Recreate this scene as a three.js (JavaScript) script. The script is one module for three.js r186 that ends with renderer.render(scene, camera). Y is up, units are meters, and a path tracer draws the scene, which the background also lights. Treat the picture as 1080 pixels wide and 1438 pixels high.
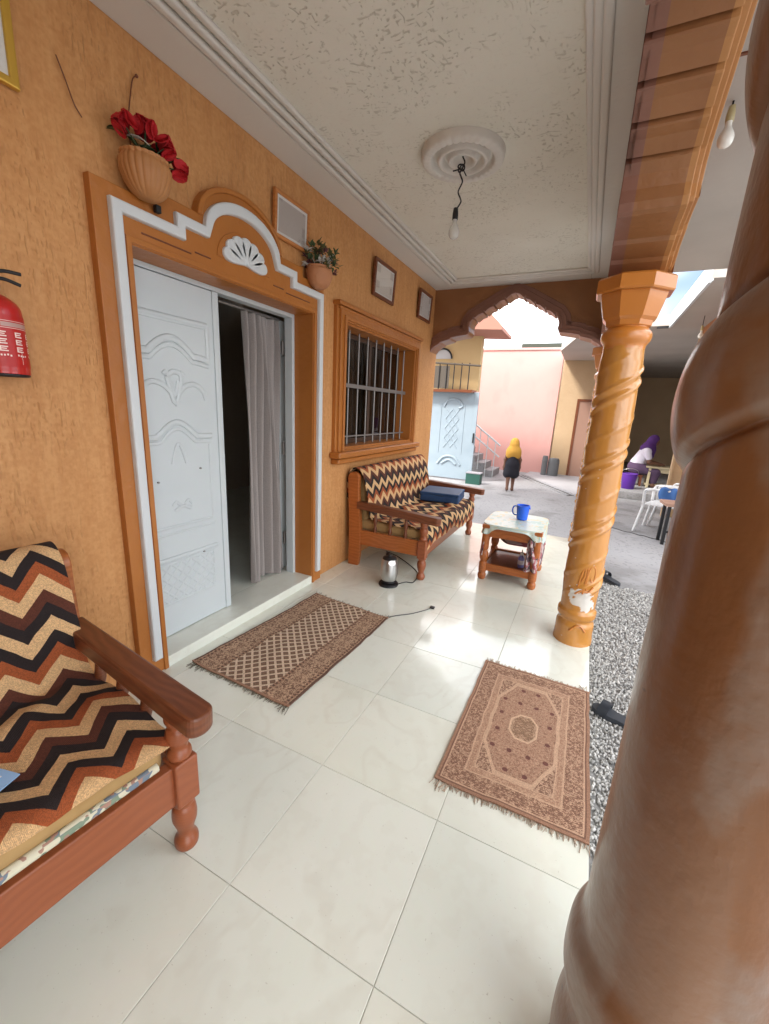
import * as THREE from 'three';
import { RoundedBoxGeometry } from 'three/addons/geometries/RoundedBoxGeometry.js';
import { mergeGeometries, mergeVertices, toCreasedNormals } from 'three/addons/utils/BufferGeometryUtils.js';
import { MarchingCubes } from 'three/addons/objects/MarchingCubes.js';

// ------------------------------------------------------------------ camera, sky, sun, exposure
const scene = new THREE.Scene();
const camera = new THREE.PerspectiveCamera(102.38, 769 / 1024, 0.02, 400);
camera.position.set(0, 1.45, 0);
camera.rotation.set(-0.2464, 0.441, 0.0517, 'YXZ');
const renderer = new THREE.WebGLRenderer({ antialias: true });
renderer.toneMapping = THREE.LinearToneMapping;
renderer.toneMappingExposure = 5.0;
renderer.shadowMap.enabled = true;

// small deterministic noise
function rng(seed) { let a = seed >>> 0; return () => { a = (a + 0x6D2B79F5) | 0; let t = Math.imul(a ^ (a >>> 15), 1 | a); t = (t + Math.imul(t ^ (t >>> 7), 61 | t)) ^ t; return ((t ^ (t >>> 14)) >>> 0) / 4294967296; }; }
const h2 = (x, y, s) => { let n = Math.imul(x | 0, 374761393) + Math.imul(y | 0, 668265263) + Math.imul(s | 0, 982451653); n = Math.imul(n ^ (n >>> 13), 1274126177); return ((n ^ (n >>> 16)) >>> 0) / 4294967296; };
function vnoise(x, y, px, py, s) {            // value noise, tiling with period px, py (cells)
  const xi = Math.floor(x), yi = Math.floor(y), fx = x - xi, fy = y - yi, u = fx * fx * (3 - 2 * fx), v = fy * fy * (3 - 2 * fy);
  const m = (a, p) => ((a % p) + p) % p, x0 = m(xi, px), x1 = m(xi + 1, px), y0 = m(yi, py), y1 = m(yi + 1, py);
  return (h2(x0, y0, s) * (1 - u) + h2(x1, y0, s) * u) * (1 - v) + (h2(x0, y1, s) * (1 - u) + h2(x1, y1, s) * u) * v;
}
function fbm(u, v, cx, cy, oct, s) { let a = 0.5, t = 0, n = 0; for (let i = 0; i < oct; i++) { t += a * vnoise(u * cx, v * cy, cx, cy, s + i); n += a; a *= 0.5; cx *= 2; cy *= 2; } return t / n; }
const clamp = (x, a = 0, b = 1) => Math.min(b, Math.max(a, x)), mix = (a, b, t) => a + (b - a) * t, smooth = (a, b, x) => { const t = clamp((x - a) / (b - a)); return t * t * (3 - 2 * t); };

{ // hazy daylight sky: air and thin cloud only
  const W = 512, H = 256, d = new Float32Array(W * H * 4);
  for (let j = 0; j < H; j++) for (let i = 0; i < W; i++) {
    const u = (i + 0.5) / W, v = (j + 0.5) / H, el = (v - 0.5) * Math.PI, up = Math.sin(el);
    const c = smooth(0.36, 0.56, fbm(u, v, 16, 8, 5, 565));
    const haze = Math.exp(-Math.max(up, 0) * 3.2);
    const blue = [mix(0.09, 0.15, haze), mix(0.14, 0.19, haze), mix(0.23, 0.22, haze)], cloud = [1.0, 1.0, 1.0];
    const k = (j * W + i) * 4;
    for (let q = 0; q < 3; q++) d[k + q] = mix(blue[q], cloud[q], c);
    d[k + 3] = 1;
  }
  const t = new THREE.DataTexture(d, W, H, THREE.RGBAFormat, THREE.FloatType);
  t.mapping = THREE.EquirectangularReflectionMapping; t.magFilter = THREE.LinearFilter; t.minFilter = THREE.LinearFilter; t.needsUpdate = true;
  scene.background = t; scene.environment = t;
}
const sun = new THREE.DirectionalLight(new THREE.Color(1, 0.95, 0.87), 1.1);
sun.position.set(-14, 22, 12); sun.target.position.set(0, 0, -4); scene.add(sun, sun.target);
sun.castShadow = true; sun.shadow.radius = 20; sun.shadow.mapSize.set(2048, 2048);
Object.assign(sun.shadow.camera, { left: -18, right: 18, top: 18, bottom: -18, near: 1, far: 70 });

// ------------------------------------------------------------------ helpers
const used = new Map();
function numbered(n) { const k = used.get(n) ?? 0; used.set(n, k + 1); return k ? `${n}_${String(k).padStart(3, '0')}` : n; }
function tag(o, label, category, group) { o.userData.label = label; if (category) o.userData.category = category; if (group) o.userData.group = group; return o; }
function thing(name, label, category, [x, y, z] = [0, 0, 0], turn = 0, group) { const o = new THREE.Group(); o.name = numbered(name); o.position.set(x, y, z); o.rotation.y = turn; scene.add(o); return tag(o, label, category, group); }
function part(name, g, m, parent) { if (Array.isArray(g)) g = merge(g); const o = new THREE.Mesh(g, m); o.name = name; parent.add(o); return o; }
function solo(name, g, m, label, category, group) { if (Array.isArray(g)) g = merge(g); const o = new THREE.Mesh(g, m); o.name = numbered(name); scene.add(o); return tag(o, label, category, group); }
function struct(name, g, m) { if (Array.isArray(g)) g = merge(g); const o = new THREE.Mesh(g, m); o.name = name; o.userData.kind = 'structure'; scene.add(o); return o; }
function merge(list) { return mergeGeometries(list.map((g) => { g = g.index ? g.toNonIndexed() : g; for (const k of Object.keys(g.attributes)) if (!['position', 'normal', 'uv'].includes(k)) g.deleteAttribute(k); return g; })); }
function uvm(g, s = 1, ox = 0, oy = 0) {       // texture coordinates in metres, chosen by the way each face points
  if (g.index) g = g.toNonIndexed();
  const p = g.attributes.position, n = g.attributes.normal, uv = new Float32Array(p.count * 2);
  for (let i = 0; i < p.count; i += 3) {
    let nx = 0, ny = 0, nz = 0; for (let k = 0; k < 3; k++) { nx += n.getX(i + k); ny += n.getY(i + k); nz += n.getZ(i + k); }
    nx = Math.abs(nx); ny = Math.abs(ny); nz = Math.abs(nz);
    for (let k = 0; k < 3; k++) {
      const x = p.getX(i + k), y = p.getY(i + k), z = p.getZ(i + k);
      const [a, b] = ny >= nx && ny >= nz ? [x, z] : nx >= nz ? [z, y] : [x, y];
      uv[(i + k) * 2] = a * s + ox; uv[(i + k) * 2 + 1] = b * s + oy;
    }
  }
  g.setAttribute('uv', new THREE.BufferAttribute(uv, 2)); return g;
}
const box = (x0, x1, y0, y1, z0, z1) => uvm(new THREE.BoxGeometry(Math.abs(x1 - x0), Math.abs(y1 - y0), Math.abs(z1 - z0)).translate((x0 + x1) / 2, (y0 + y1) / 2, (z0 + z1) / 2));
const rbox = (x0, x1, y0, y1, z0, z1, r = 0.006, seg = 2) => uvm(new RoundedBoxGeometry(Math.abs(x1 - x0), Math.abs(y1 - y0), Math.abs(z1 - z0), seg, r).translate((x0 + x1) / 2, (y0 + y1) / 2, (z0 + z1) / 2));
const V = (x, y, z) => new THREE.Vector3(x, y, z);
function tube(pts, r, seg = 24, rs = 8, closed = false, tension = 0.5) { return new THREE.TubeGeometry(new THREE.CatmullRomCurve3(pts.map((p) => V(...p)), closed, 'catmullrom', tension), seg, r, rs, closed); }
function bar(a, b, r, rs = 8) { return new THREE.TubeGeometry(new THREE.LineCurve3(V(...a), V(...b)), 1, r, rs); }
function rod(a, b, r, rs = 10) { const A = V(...a), B = V(...b), g = new THREE.CylinderGeometry(r, r, A.distanceTo(B), rs); g.applyQuaternion(new THREE.Quaternion().setFromUnitVectors(V(0, 1, 0), B.clone().sub(A).normalize())); return g.translate((a[0] + b[0]) / 2, (a[1] + b[1]) / 2, (a[2] + b[2]) / 2); }
function lathe(prof, seg = 32) { return new THREE.LatheGeometry(prof.map(([r, y]) => new THREE.Vector2(r, y)), seg); }
function turned(keys, seg = 24, n = 60) {      // smooth turned profile through [height, radius] keys
  const c = new THREE.SplineCurve(keys.map(([y, r]) => new THREE.Vector2(r, y)));
  const pts = c.getPoints(n).map((p) => [Math.max(0.001, p.x), p.y]);
  return lathe([[0.0005, pts[0][1]], ...pts, [0.0005, pts[pts.length - 1][1]]], seg);
}
function extrude(pts, depth, holes = [], bevel = 0, cs = 8) {
  const s = pts instanceof THREE.Shape ? pts : new THREE.Shape(pts.map((p) => new THREE.Vector2(...p)));
  for (const h of holes) s.holes.push(new THREE.Path(h.map((p) => new THREE.Vector2(...p))));
  return new THREE.ExtrudeGeometry(s, { depth, bevelEnabled: bevel > 0, bevelSize: bevel, bevelThickness: bevel, bevelSegments: 2, bevelOffset: -bevel, curveSegments: cs });
}
const WX = -1.93;                               // front wall of the house (its face looks along +x)
const onWall = (g, out = 0) => uvm(g.rotateY(Math.PI / 2).translate(WX + out, 0, 0));   // local x = distance along -z, y up, z out of the wall
function sheet(fn, nu, nv, t, su = 1, sv = 1) { // closed thin cloth from fn(u, v) -> [x, y, z]; uv in metres (su, sv)
  const P = [], N = [], pos = [], uv = [], idx = [];
  for (let j = 0; j <= nv; j++) for (let i = 0; i <= nu; i++) P.push(V(...fn(i / nu, j / nv)));
  const at = (i, j) => P[clamp(j, 0, nv) * (nu + 1) + clamp(i, 0, nu)];
  for (let j = 0; j <= nv; j++) for (let i = 0; i <= nu; i++) N.push(at(i + 1, j).clone().sub(at(i - 1, j)).cross(at(i, j + 1).clone().sub(at(i, j - 1))).normalize());
  const M = P.length;
  for (const s of [1, -1]) for (let k = 0; k < M; k++) { const q = P[k].clone().addScaledVector(N[k], s * t / 2); pos.push(q.x, q.y, q.z); uv.push((k % (nu + 1)) / nu * su, Math.floor(k / (nu + 1)) / nv * sv); }
  const w = nu + 1;
  for (let j = 0; j < nv; j++) for (let i = 0; i < nu; i++) { const a = j * w + i; idx.push(a, a + 1, a + w, a + 1, a + w + 1, a + w, M + a, M + a + w, M + a + 1, M + a + 1, M + a + w, M + a + w + 1); }
  const side = (a, b) => idx.push(a, M + a, b, b, M + a, M + b);
  for (let i = 0; i < nu; i++) { side(i, i + 1); side(nv * w + i + 1, nv * w + i); }
  for (let j = 0; j < nv; j++) { side((j + 1) * w, j * w); side(j * w + nu, (j + 1) * w + nu); }
  const g = new THREE.BufferGeometry(); g.setAttribute('position', new THREE.Float32BufferAttribute(pos, 3)); g.setAttribute('uv', new THREE.Float32BufferAttribute(uv, 2)); g.setIndex(idx);
  return toCreasedNormals(g, 1.0);
}
function sdf(bones, k = 0.03, cell = 0.02) {    // smooth joined tapered capsules [x,y,z,r, x,y,z,r]
  let lo = V(9, 9, 9), hi = V(-9, -9, -9);
  for (const b of bones) for (const o of [0, 4]) { lo.min(V(b[o] - b[o + 3], b[o + 1] - b[o + 3], b[o + 2] - b[o + 3])); hi.max(V(b[o] + b[o + 3], b[o + 1] + b[o + 3], b[o + 2] + b[o + 3])); }
  const c = lo.clone().add(hi).multiplyScalar(0.5), half = Math.max(hi.x - lo.x, hi.y - lo.y, hi.z - lo.z) / 2 + cell * 4, n = Math.min(110, Math.ceil(2 * half / cell));
  const mc = new MarchingCubes(n, new THREE.MeshStandardMaterial(), false, false, 120000); mc.isolation = 0;
  const hs = n / 2;
  for (let z = 0; z < n; z++) for (let y = 0; y < n; y++) for (let x = 0; x < n; x++) {
    const px = (x - hs) / hs * half + c.x, py = (y - hs) / hs * half + c.y, pz = (z - hs) / hs * half + c.z; let d = 9;
    for (const b of bones) {
      const dx = b[4] - b[0], dy = b[5] - b[1], dz = b[6] - b[2], l = dx * dx + dy * dy + dz * dz || 1e-9, t = clamp(((px - b[0]) * dx + (py - b[1]) * dy + (pz - b[2]) * dz) / l);
      const e = Math.hypot(px - b[0] - dx * t, py - b[1] - dy * t, pz - b[2] - dz * t) - mix(b[3], b[7], t);
      const h = Math.max(k - Math.abs(d - e), 0) / k; d = Math.min(d, e) - h * h * k * 0.25;
    }
    mc.field[x + y * n + z * n * n] = -d;
  }
  mc.update();
  let g = new THREE.BufferGeometry(); g.setAttribute('position', new THREE.BufferAttribute(mc.positionArray.slice(0, mc.count * 3), 3));
  g.scale(half, half, half).translate(c.x, c.y, c.z); g = mergeVertices(g, 1e-4); g.computeVertexNormals();
  g.setAttribute('uv', new THREE.BufferAttribute(new Float32Array(g.attributes.position.count * 2), 2)); return g;
}

// ------------------------------------------------------------------ textures
function tex(w, h, fn, srgb = true, rx = 1, ry = 1) {
  const d = new Uint8Array(w * h * 4);
  for (let j = 0; j < h; j++) for (let i = 0; i < w; i++) { const c = fn((i + 0.5) / w, (j + 0.5) / h), k = (j * w + i) * 4; if (typeof c === 'number') d[k] = d[k + 1] = d[k + 2] = clamp(c) * 255; else for (let q = 0; q < 3; q++) d[k + q] = clamp(c[q]) * 255; d[k + 3] = 255; }
  const t = new THREE.DataTexture(d, w, h); t.wrapS = t.wrapT = THREE.RepeatWrapping; t.magFilter = THREE.LinearFilter; t.minFilter = THREE.LinearMipmapLinearFilter; t.generateMipmaps = true;
  if (srgb) t.colorSpace = THREE.SRGBColorSpace; t.repeat.set(rx, ry); t.needsUpdate = true; return t;
}
const rgb = (r, g, b) => [r / 255, g / 255, b / 255], lerp3 = (a, b, t) => [mix(a[0], b[0], t), mix(a[1], b[1], t), mix(a[2], b[2], t)];
const mat = (o) => new THREE.MeshStandardMaterial(o), phys = (o) => new THREE.MeshPhysicalMaterial(o);
const lin = (r, g, b) => new THREE.Color().setRGB(r, g, b);

// orange wall with combed drip relief: short vertical grooves
const groove = (u, v) => {
  const w = (fbm(u, v, 6, 6, 3, 5) - 0.5) * 0.03;
  const a = vnoise((u + w) * 230, v * 44, 230, 44, 21), b = vnoise((u - w) * 330, v * 110, 330, 110, 22);
  return (smooth(0.7, 0.92, a) * 0.8 + smooth(0.72, 0.92, b) * 0.5) * (0.35 + 0.9 * smooth(0.35, 0.65, fbm(u, v, 9, 6, 3, 23)));
};
const T_wall = tex(1024, 1024, (u, v) => { const g = clamp(groove(u, v)), f = fbm(u, v, 5, 4, 5, 31), s = fbm(u, v, 120, 120, 2, 33), k = fbm(u, v, 110, 8, 4, 35); let c = lerp3(rgb(199, 144, 89), rgb(213, 160, 105), f); c = lerp3(c, rgb(178, 118, 64), clamp((s - 0.5) * 0.6 + (k - 0.5) * 0.5 + 0.22)); return lerp3(c, rgb(150, 100, 54), g * 0.22); }, true, 0.62, 0.62);
const T_wallB = tex(1024, 1024, (u, v) => 0.6 - 0.5 * clamp(groove(u, v)) + 0.2 * (fbm(u, v, 110, 8, 4, 35) - 0.5) + 0.45 * (fbm(u, v, 90, 40, 3, 41) - 0.5) + 0.3 * (fbm(u, v, 14, 10, 3, 42) - 0.5), false, 0.62, 0.62);
const M_wall = mat({ map: T_wall, bumpMap: T_wallB, bumpScale: 0.0045, roughness: 0.62 });
const T_paint = tex(512, 512, (u, v) => { const f = fbm(u, v, 6, 6, 5, 51); return lerp3(rgb(166, 101, 42), rgb(180, 114, 52), f); }, true, 0.8, 0.8);
const T_fineB = tex(512, 512, (u, v) => fbm(u, v, 24, 24, 5, 61), false, 1.2, 1.2);
const M_trim = mat({ map: T_paint, bumpMap: T_fineB, bumpScale: 0.003, roughness: 0.42 });                 // ochre gloss on door and window surrounds
const M_white = mat({ color: lin(0.64, 0.68, 0.70), roughness: 0.4, bumpMap: T_fineB, bumpScale: 0.0015 });
const T_brown = tex(256, 256, (u, v) => lerp3(rgb(124, 86, 72), rgb(142, 100, 84), fbm(u, v, 8, 8, 4, 71)));
const M_brown = mat({ map: T_brown, roughness: 0.38, bumpMap: T_fineB, bumpScale: 0.002 });                // chocolate arch moulding
const T_tan = tex(512, 512, (u, v) => lerp3(rgb(140, 94, 58), rgb(158, 110, 70), fbm(u, v, 6, 6, 5, 73)));
const M_tan = mat({ map: T_tan, roughness: 0.4, bumpMap: T_fineB, bumpScale: 0.003 });                     // arch body
// ceiling: stippled plaster with torn strokes
const stroke = (u, v) => { const w = fbm(u, v, 10, 10, 3, 81) * 0.06; const a = vnoise((u + w) * 70, (v - w) * 170, 70, 170, 82), b = vnoise((u - w) * 180, (v + w) * 80, 180, 80, 83), m = smooth(0.40, 0.62, fbm(u, v, 7, 7, 4, 84)); return clamp((smooth(0.78, 0.92, a) + smooth(0.82, 0.94, b)) * (0.12 + 0.88 * m)); };
const T_ceil = tex(1024, 1024, (u, v) => { const s = stroke(u, v), f = fbm(u, v, 4, 4, 5, 91); let c = lerp3(rgb(214, 210, 196), rgb(226, 223, 211), f); return lerp3(c, rgb(140, 130, 112), s * 0.3); }, true, 0.72, 0.72);
const T_ceilB = tex(1024, 1024, (u, v) => 0.62 - 0.5 * stroke(u, v) + 0.35 * (fbm(u, v, 60, 60, 3, 95) - 0.5), false, 0.72, 0.72);
const M_ceil = mat({ map: T_ceil, bumpMap: T_ceilB, bumpScale: 0.005, roughness: 0.85 });
const M_plaster = mat({ color: lin(0.66, 0.63, 0.58), roughness: 0.7, bumpMap: T_fineB, bumpScale: 0.002 });
const M_soffit = mat({ map: tex(512, 512, (u, v) => lerp3(rgb(178, 172, 164), rgb(196, 190, 182), fbm(u, v, 5, 5, 5, 97)), true, 0.4, 0.4), roughness: 0.85 });
// polished cream porcelain
const T_tile = tex(1024, 1024, (u, v) => { const w = fbm(u, v, 4, 4, 4, 101), f = fbm(u + 0.1 * w, v + 0.14 * w, 5, 4, 5, 102), vein = 1 - smooth(0.0, 0.05, Math.abs(fbm(u + 0.2 * w, v + 0.3 * w, 5, 4, 4, 103) - 0.5)); let c = lerp3(rgb(220, 224, 212), rgb(231, 234, 225), f); if (vnoise(u * 300, v * 300, 300, 300, 106) > 0.975) c = lerp3(c, rgb(140, 132, 118), 0.35); return lerp3(c, rgb(206, 203, 190), vein * 0.2 + 0.12 * smooth(0.55, 0.75, fbm(u, v, 30, 30, 3, 104))); }, true, 0.66, 0.66);
const T_tileR = tex(512, 512, (u, v) => 0.25 + 0.6 * fbm(u, v, 8, 8, 5, 108) + 0.4 * smooth(0.55, 0.7, fbm(u, v, 5, 5, 4, 109)), false, 0.5, 0.5);
const M_tile = phys({ map: T_tile, roughness: 0.26, roughnessMap: T_tileR, clearcoat: 0.35, clearcoatRoughness: 0.06 });
const M_tiles = [M_tile, ...[[0.975, 0.97, 0.96], [1, 0.995, 0.975], [0.965, 0.975, 0.975]].map((c) => { const m = M_tile.clone(); m.color.setRGB(...c); return m; })];
const M_grout = mat({ color: lin(0.54, 0.52, 0.46), roughness: 0.9 });
// cement yard
const T_cem = tex(1024, 1024, (u, v) => { const f = fbm(u, v, 5, 5, 6, 111), st = smooth(0.55, 0.75, fbm(u, v, 9, 9, 4, 112)), sp = smooth(0.7, 0.85, vnoise(u * 150, v * 150, 150, 150, 113)); let c = lerp3(rgb(140, 140, 142), rgb(160, 160, 163), f); c = lerp3(c, rgb(108, 107, 107), st * 0.5); return lerp3(c, rgb(92, 91, 89), sp * 0.25); }, true, 0.25, 0.25);
const M_cem = mat({ map: T_cem, roughness: 0.85, bumpMap: T_fineB, bumpScale: 0.003 });
// wood
const woodT = (a, b, s) => tex(512, 512, (u, v) => { const w = fbm(u, v, 3, 6, 4, s) * 0.5, g = 0.5 + 0.5 * Math.sin((v * 22 + w * 6) * 6.2832), f = fbm(u, v, 4, 90, 3, s + 4); return lerp3(a, b, clamp(0.45 * g + 0.55 * f)); }, true, 1.5, 1.5);
const M_wood = mat({ map: woodT(rgb(134, 72, 42), rgb(150, 84, 50), 121), roughness: 0.34 });
const M_woodDk = mat({ map: woodT(rgb(96, 52, 31), rgb(130, 75, 46), 127), roughness: 0.36 });
const M_woodOr = mat({ map: woodT(rgb(150, 82, 36), rgb(180, 106, 54), 131), roughness: 0.34 });
// glossy pillar paint
const M_pillar = phys({ vertexColors: true, roughness: 0.26, clearcoat: 0.6, clearcoatRoughness: 0.1, bumpMap: T_fineB, bumpScale: 0.002 });
const T_brush = tex(512, 512, (u, v) => 0.25 * fbm(u, v, 60, 24, 4, 145) + 0.75 * fbm(u, v, 16, 16, 7, 146), false, 2.2, 2.2);
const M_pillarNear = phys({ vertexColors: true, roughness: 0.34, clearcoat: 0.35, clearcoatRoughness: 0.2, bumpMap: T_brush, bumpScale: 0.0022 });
const T_gold = tex(512, 512, (u, v) => lerp3(rgb(186, 112, 40), rgb(206, 132, 56), fbm(u, v, 5, 5, 5, 141)));
const M_gold = phys({ map: T_gold, roughness: 0.32, clearcoat: 0.5, clearcoatRoughness: 0.12 });
// zigzag cloth
const CHEV = [[0.052, rgb(206, 168, 122)], [0.044, rgb(152, 78, 40)], [0.046, rgb(34, 25, 25)], [0.052, rgb(206, 168, 122)], [0.046, rgb(34, 25, 25)], [0.044, rgb(86, 44, 30)]], CH = CHEV.reduce((a, s) => a + s[0], 0);
const chev = (x, y) => { const z = Math.abs(((x / 0.15) % 1 + 1) % 1 - 0.5) * 2; let q = (((y + z * 0.078) % CH) + CH) % CH; for (const [w, c] of CHEV) { if (q < w) return c; q -= w; } return CHEV[0][1]; };
const T_chev = tex(900, 1704, (u, v) => { const c = chev(u * 0.6 + (fbm(u, v, 12, 12, 2, 151) - 0.5) * 0.006, v * CH * 4 + (fbm(u, v, 9, 20, 3, 152) - 0.5) * 0.008); const f = 0.86 + 0.28 * vnoise(u * 300, v * 560, 300, 560, 153); return [c[0] * f, c[1] * f, c[2] * f]; }, true, 1 / 0.6, 1 / (CH * 4));
const T_weave = tex(256, 256, (u, v) => 0.5 + 0.25 * Math.sin(u * 6.2832 * 32) + 0.25 * Math.sin(v * 6.2832 * 32), false, 10, 10);
const M_chev = phys({ map: T_chev, roughness: 0.95, sheen: 0.3, sheenRoughness: 0.6, bumpMap: T_weave, bumpScale: 0.0008 });
const T_floral = tex(512, 512, (u, v) => { const a = fbm(u, v, 14, 14, 2, 161), b = fbm(u, v, 10, 10, 2, 162), e = fbm(u, v, 20, 20, 2, 163); let c = rgb(206, 200, 176); if (a > 0.6) c = rgb(124, 138, 118); if (b > 0.64) c = rgb(112, 124, 136); if (e > 0.68) c = rgb(164, 128, 112); return c; }, true, 3, 3);
const M_floral = mat({ map: T_floral, roughness: 0.9 });
const M_foam = mat({ map: tex(256, 256, (u, v) => lerp3(rgb(158, 126, 80), rgb(178, 146, 98), fbm(u, v, 8, 8, 4, 165)), true, 3, 3), roughness: 0.9 });
const M_blackMetal = mat({ color: lin(0.02, 0.02, 0.022), roughness: 0.45, metalness: 0.3 });
const M_steel = mat({ color: lin(0.5, 0.5, 0.5), roughness: 0.28, metalness: 1 });
const M_barsteel = mat({ color: lin(0.3, 0.29, 0.28), roughness: 0.45, metalness: 0.6 });
const M_doorB = mat({ map: tex(512, 512, (u, v) => lerp3(rgb(194, 203, 207), rgb(206, 214, 217), fbm(u, v, 4, 6, 5, 171)), true, 0.7, 0.7), roughness: 0.38 });
const M_gateB = mat({ map: tex(512, 512, (u, v) => lerp3(rgb(142, 158, 170), rgb(156, 172, 183), fbm(u, v, 4, 6, 5, 173)), true, 0.7, 0.7), roughness: 0.42 });
const M_dark = mat({ color: lin(0.05, 0.04, 0.035), roughness: 0.9 });
const M_bulb = phys({ color: lin(0.85, 0.85, 0.82), roughness: 0.08, transmission: 0.5, thickness: 0.0 });
const M_clear = phys({ color: 0xffffff, roughness: 0.02, transmission: 1, thickness: 0 });

// ------------------------------------------------------------------ ground
const GY = -0.12;
{
  const g = new THREE.PlaneGeometry(300, 300, 1, 1).rotateX(-Math.PI / 2).translate(0, GY, 0);
  struct('ground', uvm(g), M_cem);
  // gravel bed along the veranda edge
  const R = rng(7), bed = thing('gravel_bed', 'strip of grey and white gravel chips beside the tiled veranda', 'gravel');
  bed.userData.kind = 'stuff';
  part('gravel_base', box(0.232, 1.02, GY - 0.02, GY + 0.012, -4.25, 2.2), mat({ color: lin(0.26, 0.255, 0.25), roughness: 1 }), bed);
  const ch = new THREE.IcosahedronGeometry(1, 0), pp = ch.attributes.position; for (let i = 0; i < pp.count; i++) { const k = 0.75 + 0.5 * h2(Math.round(pp.getX(i) * 50), Math.round(pp.getY(i) * 50), Math.round(pp.getZ(i) * 50)); pp.setXYZ(i, pp.getX(i) * k, pp.getY(i) * k, pp.getZ(i) * k); } ch.computeVertexNormals();
  const n = 34000, im = new THREE.InstancedMesh(ch, mat({ color: 0xffffff, roughness: 0.9 }), n), m = new THREE.Matrix4(), q = new THREE.Quaternion(), c = new THREE.Color(); im.name = 'gravel';
  im.userData.kind = 'stuff';
  for (let i = 0; i < n; i++) {
    const edge = R(), x = 0.24 + 0.78 * R(), z = -4.3 + 4.9 * R() + (edge < 0.03 ? -0.12 * R() : 0), s = 0.004 + 0.006 * R() * R() + 0.002 * R();
    q.setFromEuler(new THREE.Euler(R() * 6, R() * 6, R() * 6)); m.compose(V(x, GY + 0.014 + 0.012 * R(), z), q, V(s * (0.8 + 0.6 * R()), s * 0.8, s * (0.8 + 0.5 * R()))); im.setMatrixAt(i, m);
    const t = R(), w = t < 0.16 ? 0.2 + 0.1 * R() : t < 0.7 ? 0.34 + 0.16 * R() : 0.46 + 0.18 * R(); c.setRGB(w, w * 0.985, w * 0.95); im.setColorAt(i, c);
  }
  bed.add(im);
}
// ------------------------------------------------------------------ veranda floor, tile by tile
{
  const F = struct('veranda_floor', [box(-2.05, 0.222, -0.3, -0.004, -5.42, 3.2), box(0.222, 0.62, -0.3, -0.004, -0.98, 0.9)], M_grout);
  const R = rng(3), S = 0.503, J = 0.0009, xs = [0.222, -0.281, -0.784, -1.287, -1.79, -1.945];
  for (let i = 0; i < 5; i++) for (let k = -9; k <= 6; k++) {
    let z1 = -0.679 + k * S, z0 = z1 - S; if (k === -9) z0 = -5.42;
    const x0 = xs[i + 1] + J, x1 = xs[i] - J, w = x1 - x0, d = z1 - z0 - 2 * J, g = new RoundedBoxGeometry(w, 0.012, d, 1, 0.0016).translate((x0 + x1) / 2, -0.006 + (R() - 0.5) * 0.0006, (z0 + z1) / 2);
    part('tile', uvm(g, 1, R() * 7, R() * 7), M_tiles[Math.floor(R() * 4)], F);
  }
  for (let k = 0; k < 4; k++) { const z1 = 0.88 - k * 0.47, z0 = z1 - 0.467; part('tile', uvm(new RoundedBoxGeometry(0.392, 0.012, 0.464, 1, 0.0016).translate(0.422, -0.006, (z0 + z1) / 2), 1, R() * 7, R() * 7), M_tile, F); }
}
// ------------------------------------------------------------------ the house
const house = thing('veranda_house', 'orange plastered house with a tiled veranda, arches and a panelled entrance', 'house', [0, 0, 0]);
const DZ0 = 1.31, DZ1 = 2.65, DH = 2.085, WZ0 = 3.10, WZ1 = 4.62, WY0 = 1.10, WY1 = 2.10, CY = 2.89;
{ // front wall, openings for door and window, 0.2 m thick
  const g = extrude([[-3.2, -0.3], [5.42, -0.3], [5.42, CY + 0.04], [-3.2, CY + 0.04]], 0.2, [[[DZ0, -0.02], [DZ1, -0.02], [DZ1, DH], [DZ0, DH]], [[WZ0, WY0], [WZ1, WY0], [WZ1, WY1], [WZ0, WY1]]]);
  part('wall', onWall(g, -0.2), M_wall, house);
  // the room behind it, closed
  const M_room = mat({ color: lin(0.42, 0.36, 0.29), roughness: 0.9 });
  const room = part('room_wall', [box(-5.2, -5.05, -0.3, CY, -5.42, 3.2), box(-5.05, WX - 0.2, -0.3, CY, -5.42, -5.25), box(-5.05, WX - 0.2, -0.3, CY, 3.05, 3.2)], M_room, house);
  part('room_floor', box(-5.05, WX - 0.205, -0.3, 0.055, -5.25, 3.05), mat({ map: T_tile, roughness: 0.35 }), house);
  part('added_shade_wall', box(WX + 0.001, 0.948, -0.3, CY - 0.02, 1.5, 1.7), M_wall, house);  // unseen wall added behind the camera to keep light off the near pillar
  part('roof_slab', box(-5.2, 0.95, CY + 0.045, 3.2, -5.28, 3.2), M_soffit, house);
  part('upper_storey', box(-5.2, -1.4, 3.2, 6.3, -5.2, 3.2), M_wall, house);
}
{ // threshold
  part('threshold', uvm(new RoundedBoxGeometry(0.28, 0.085, DZ1 - DZ0 - 0.004, 2, 0.006).translate(WX - 0.1, 0.0195, -(DZ0 + DZ1) / 2)), M_tile, house);
}
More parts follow.
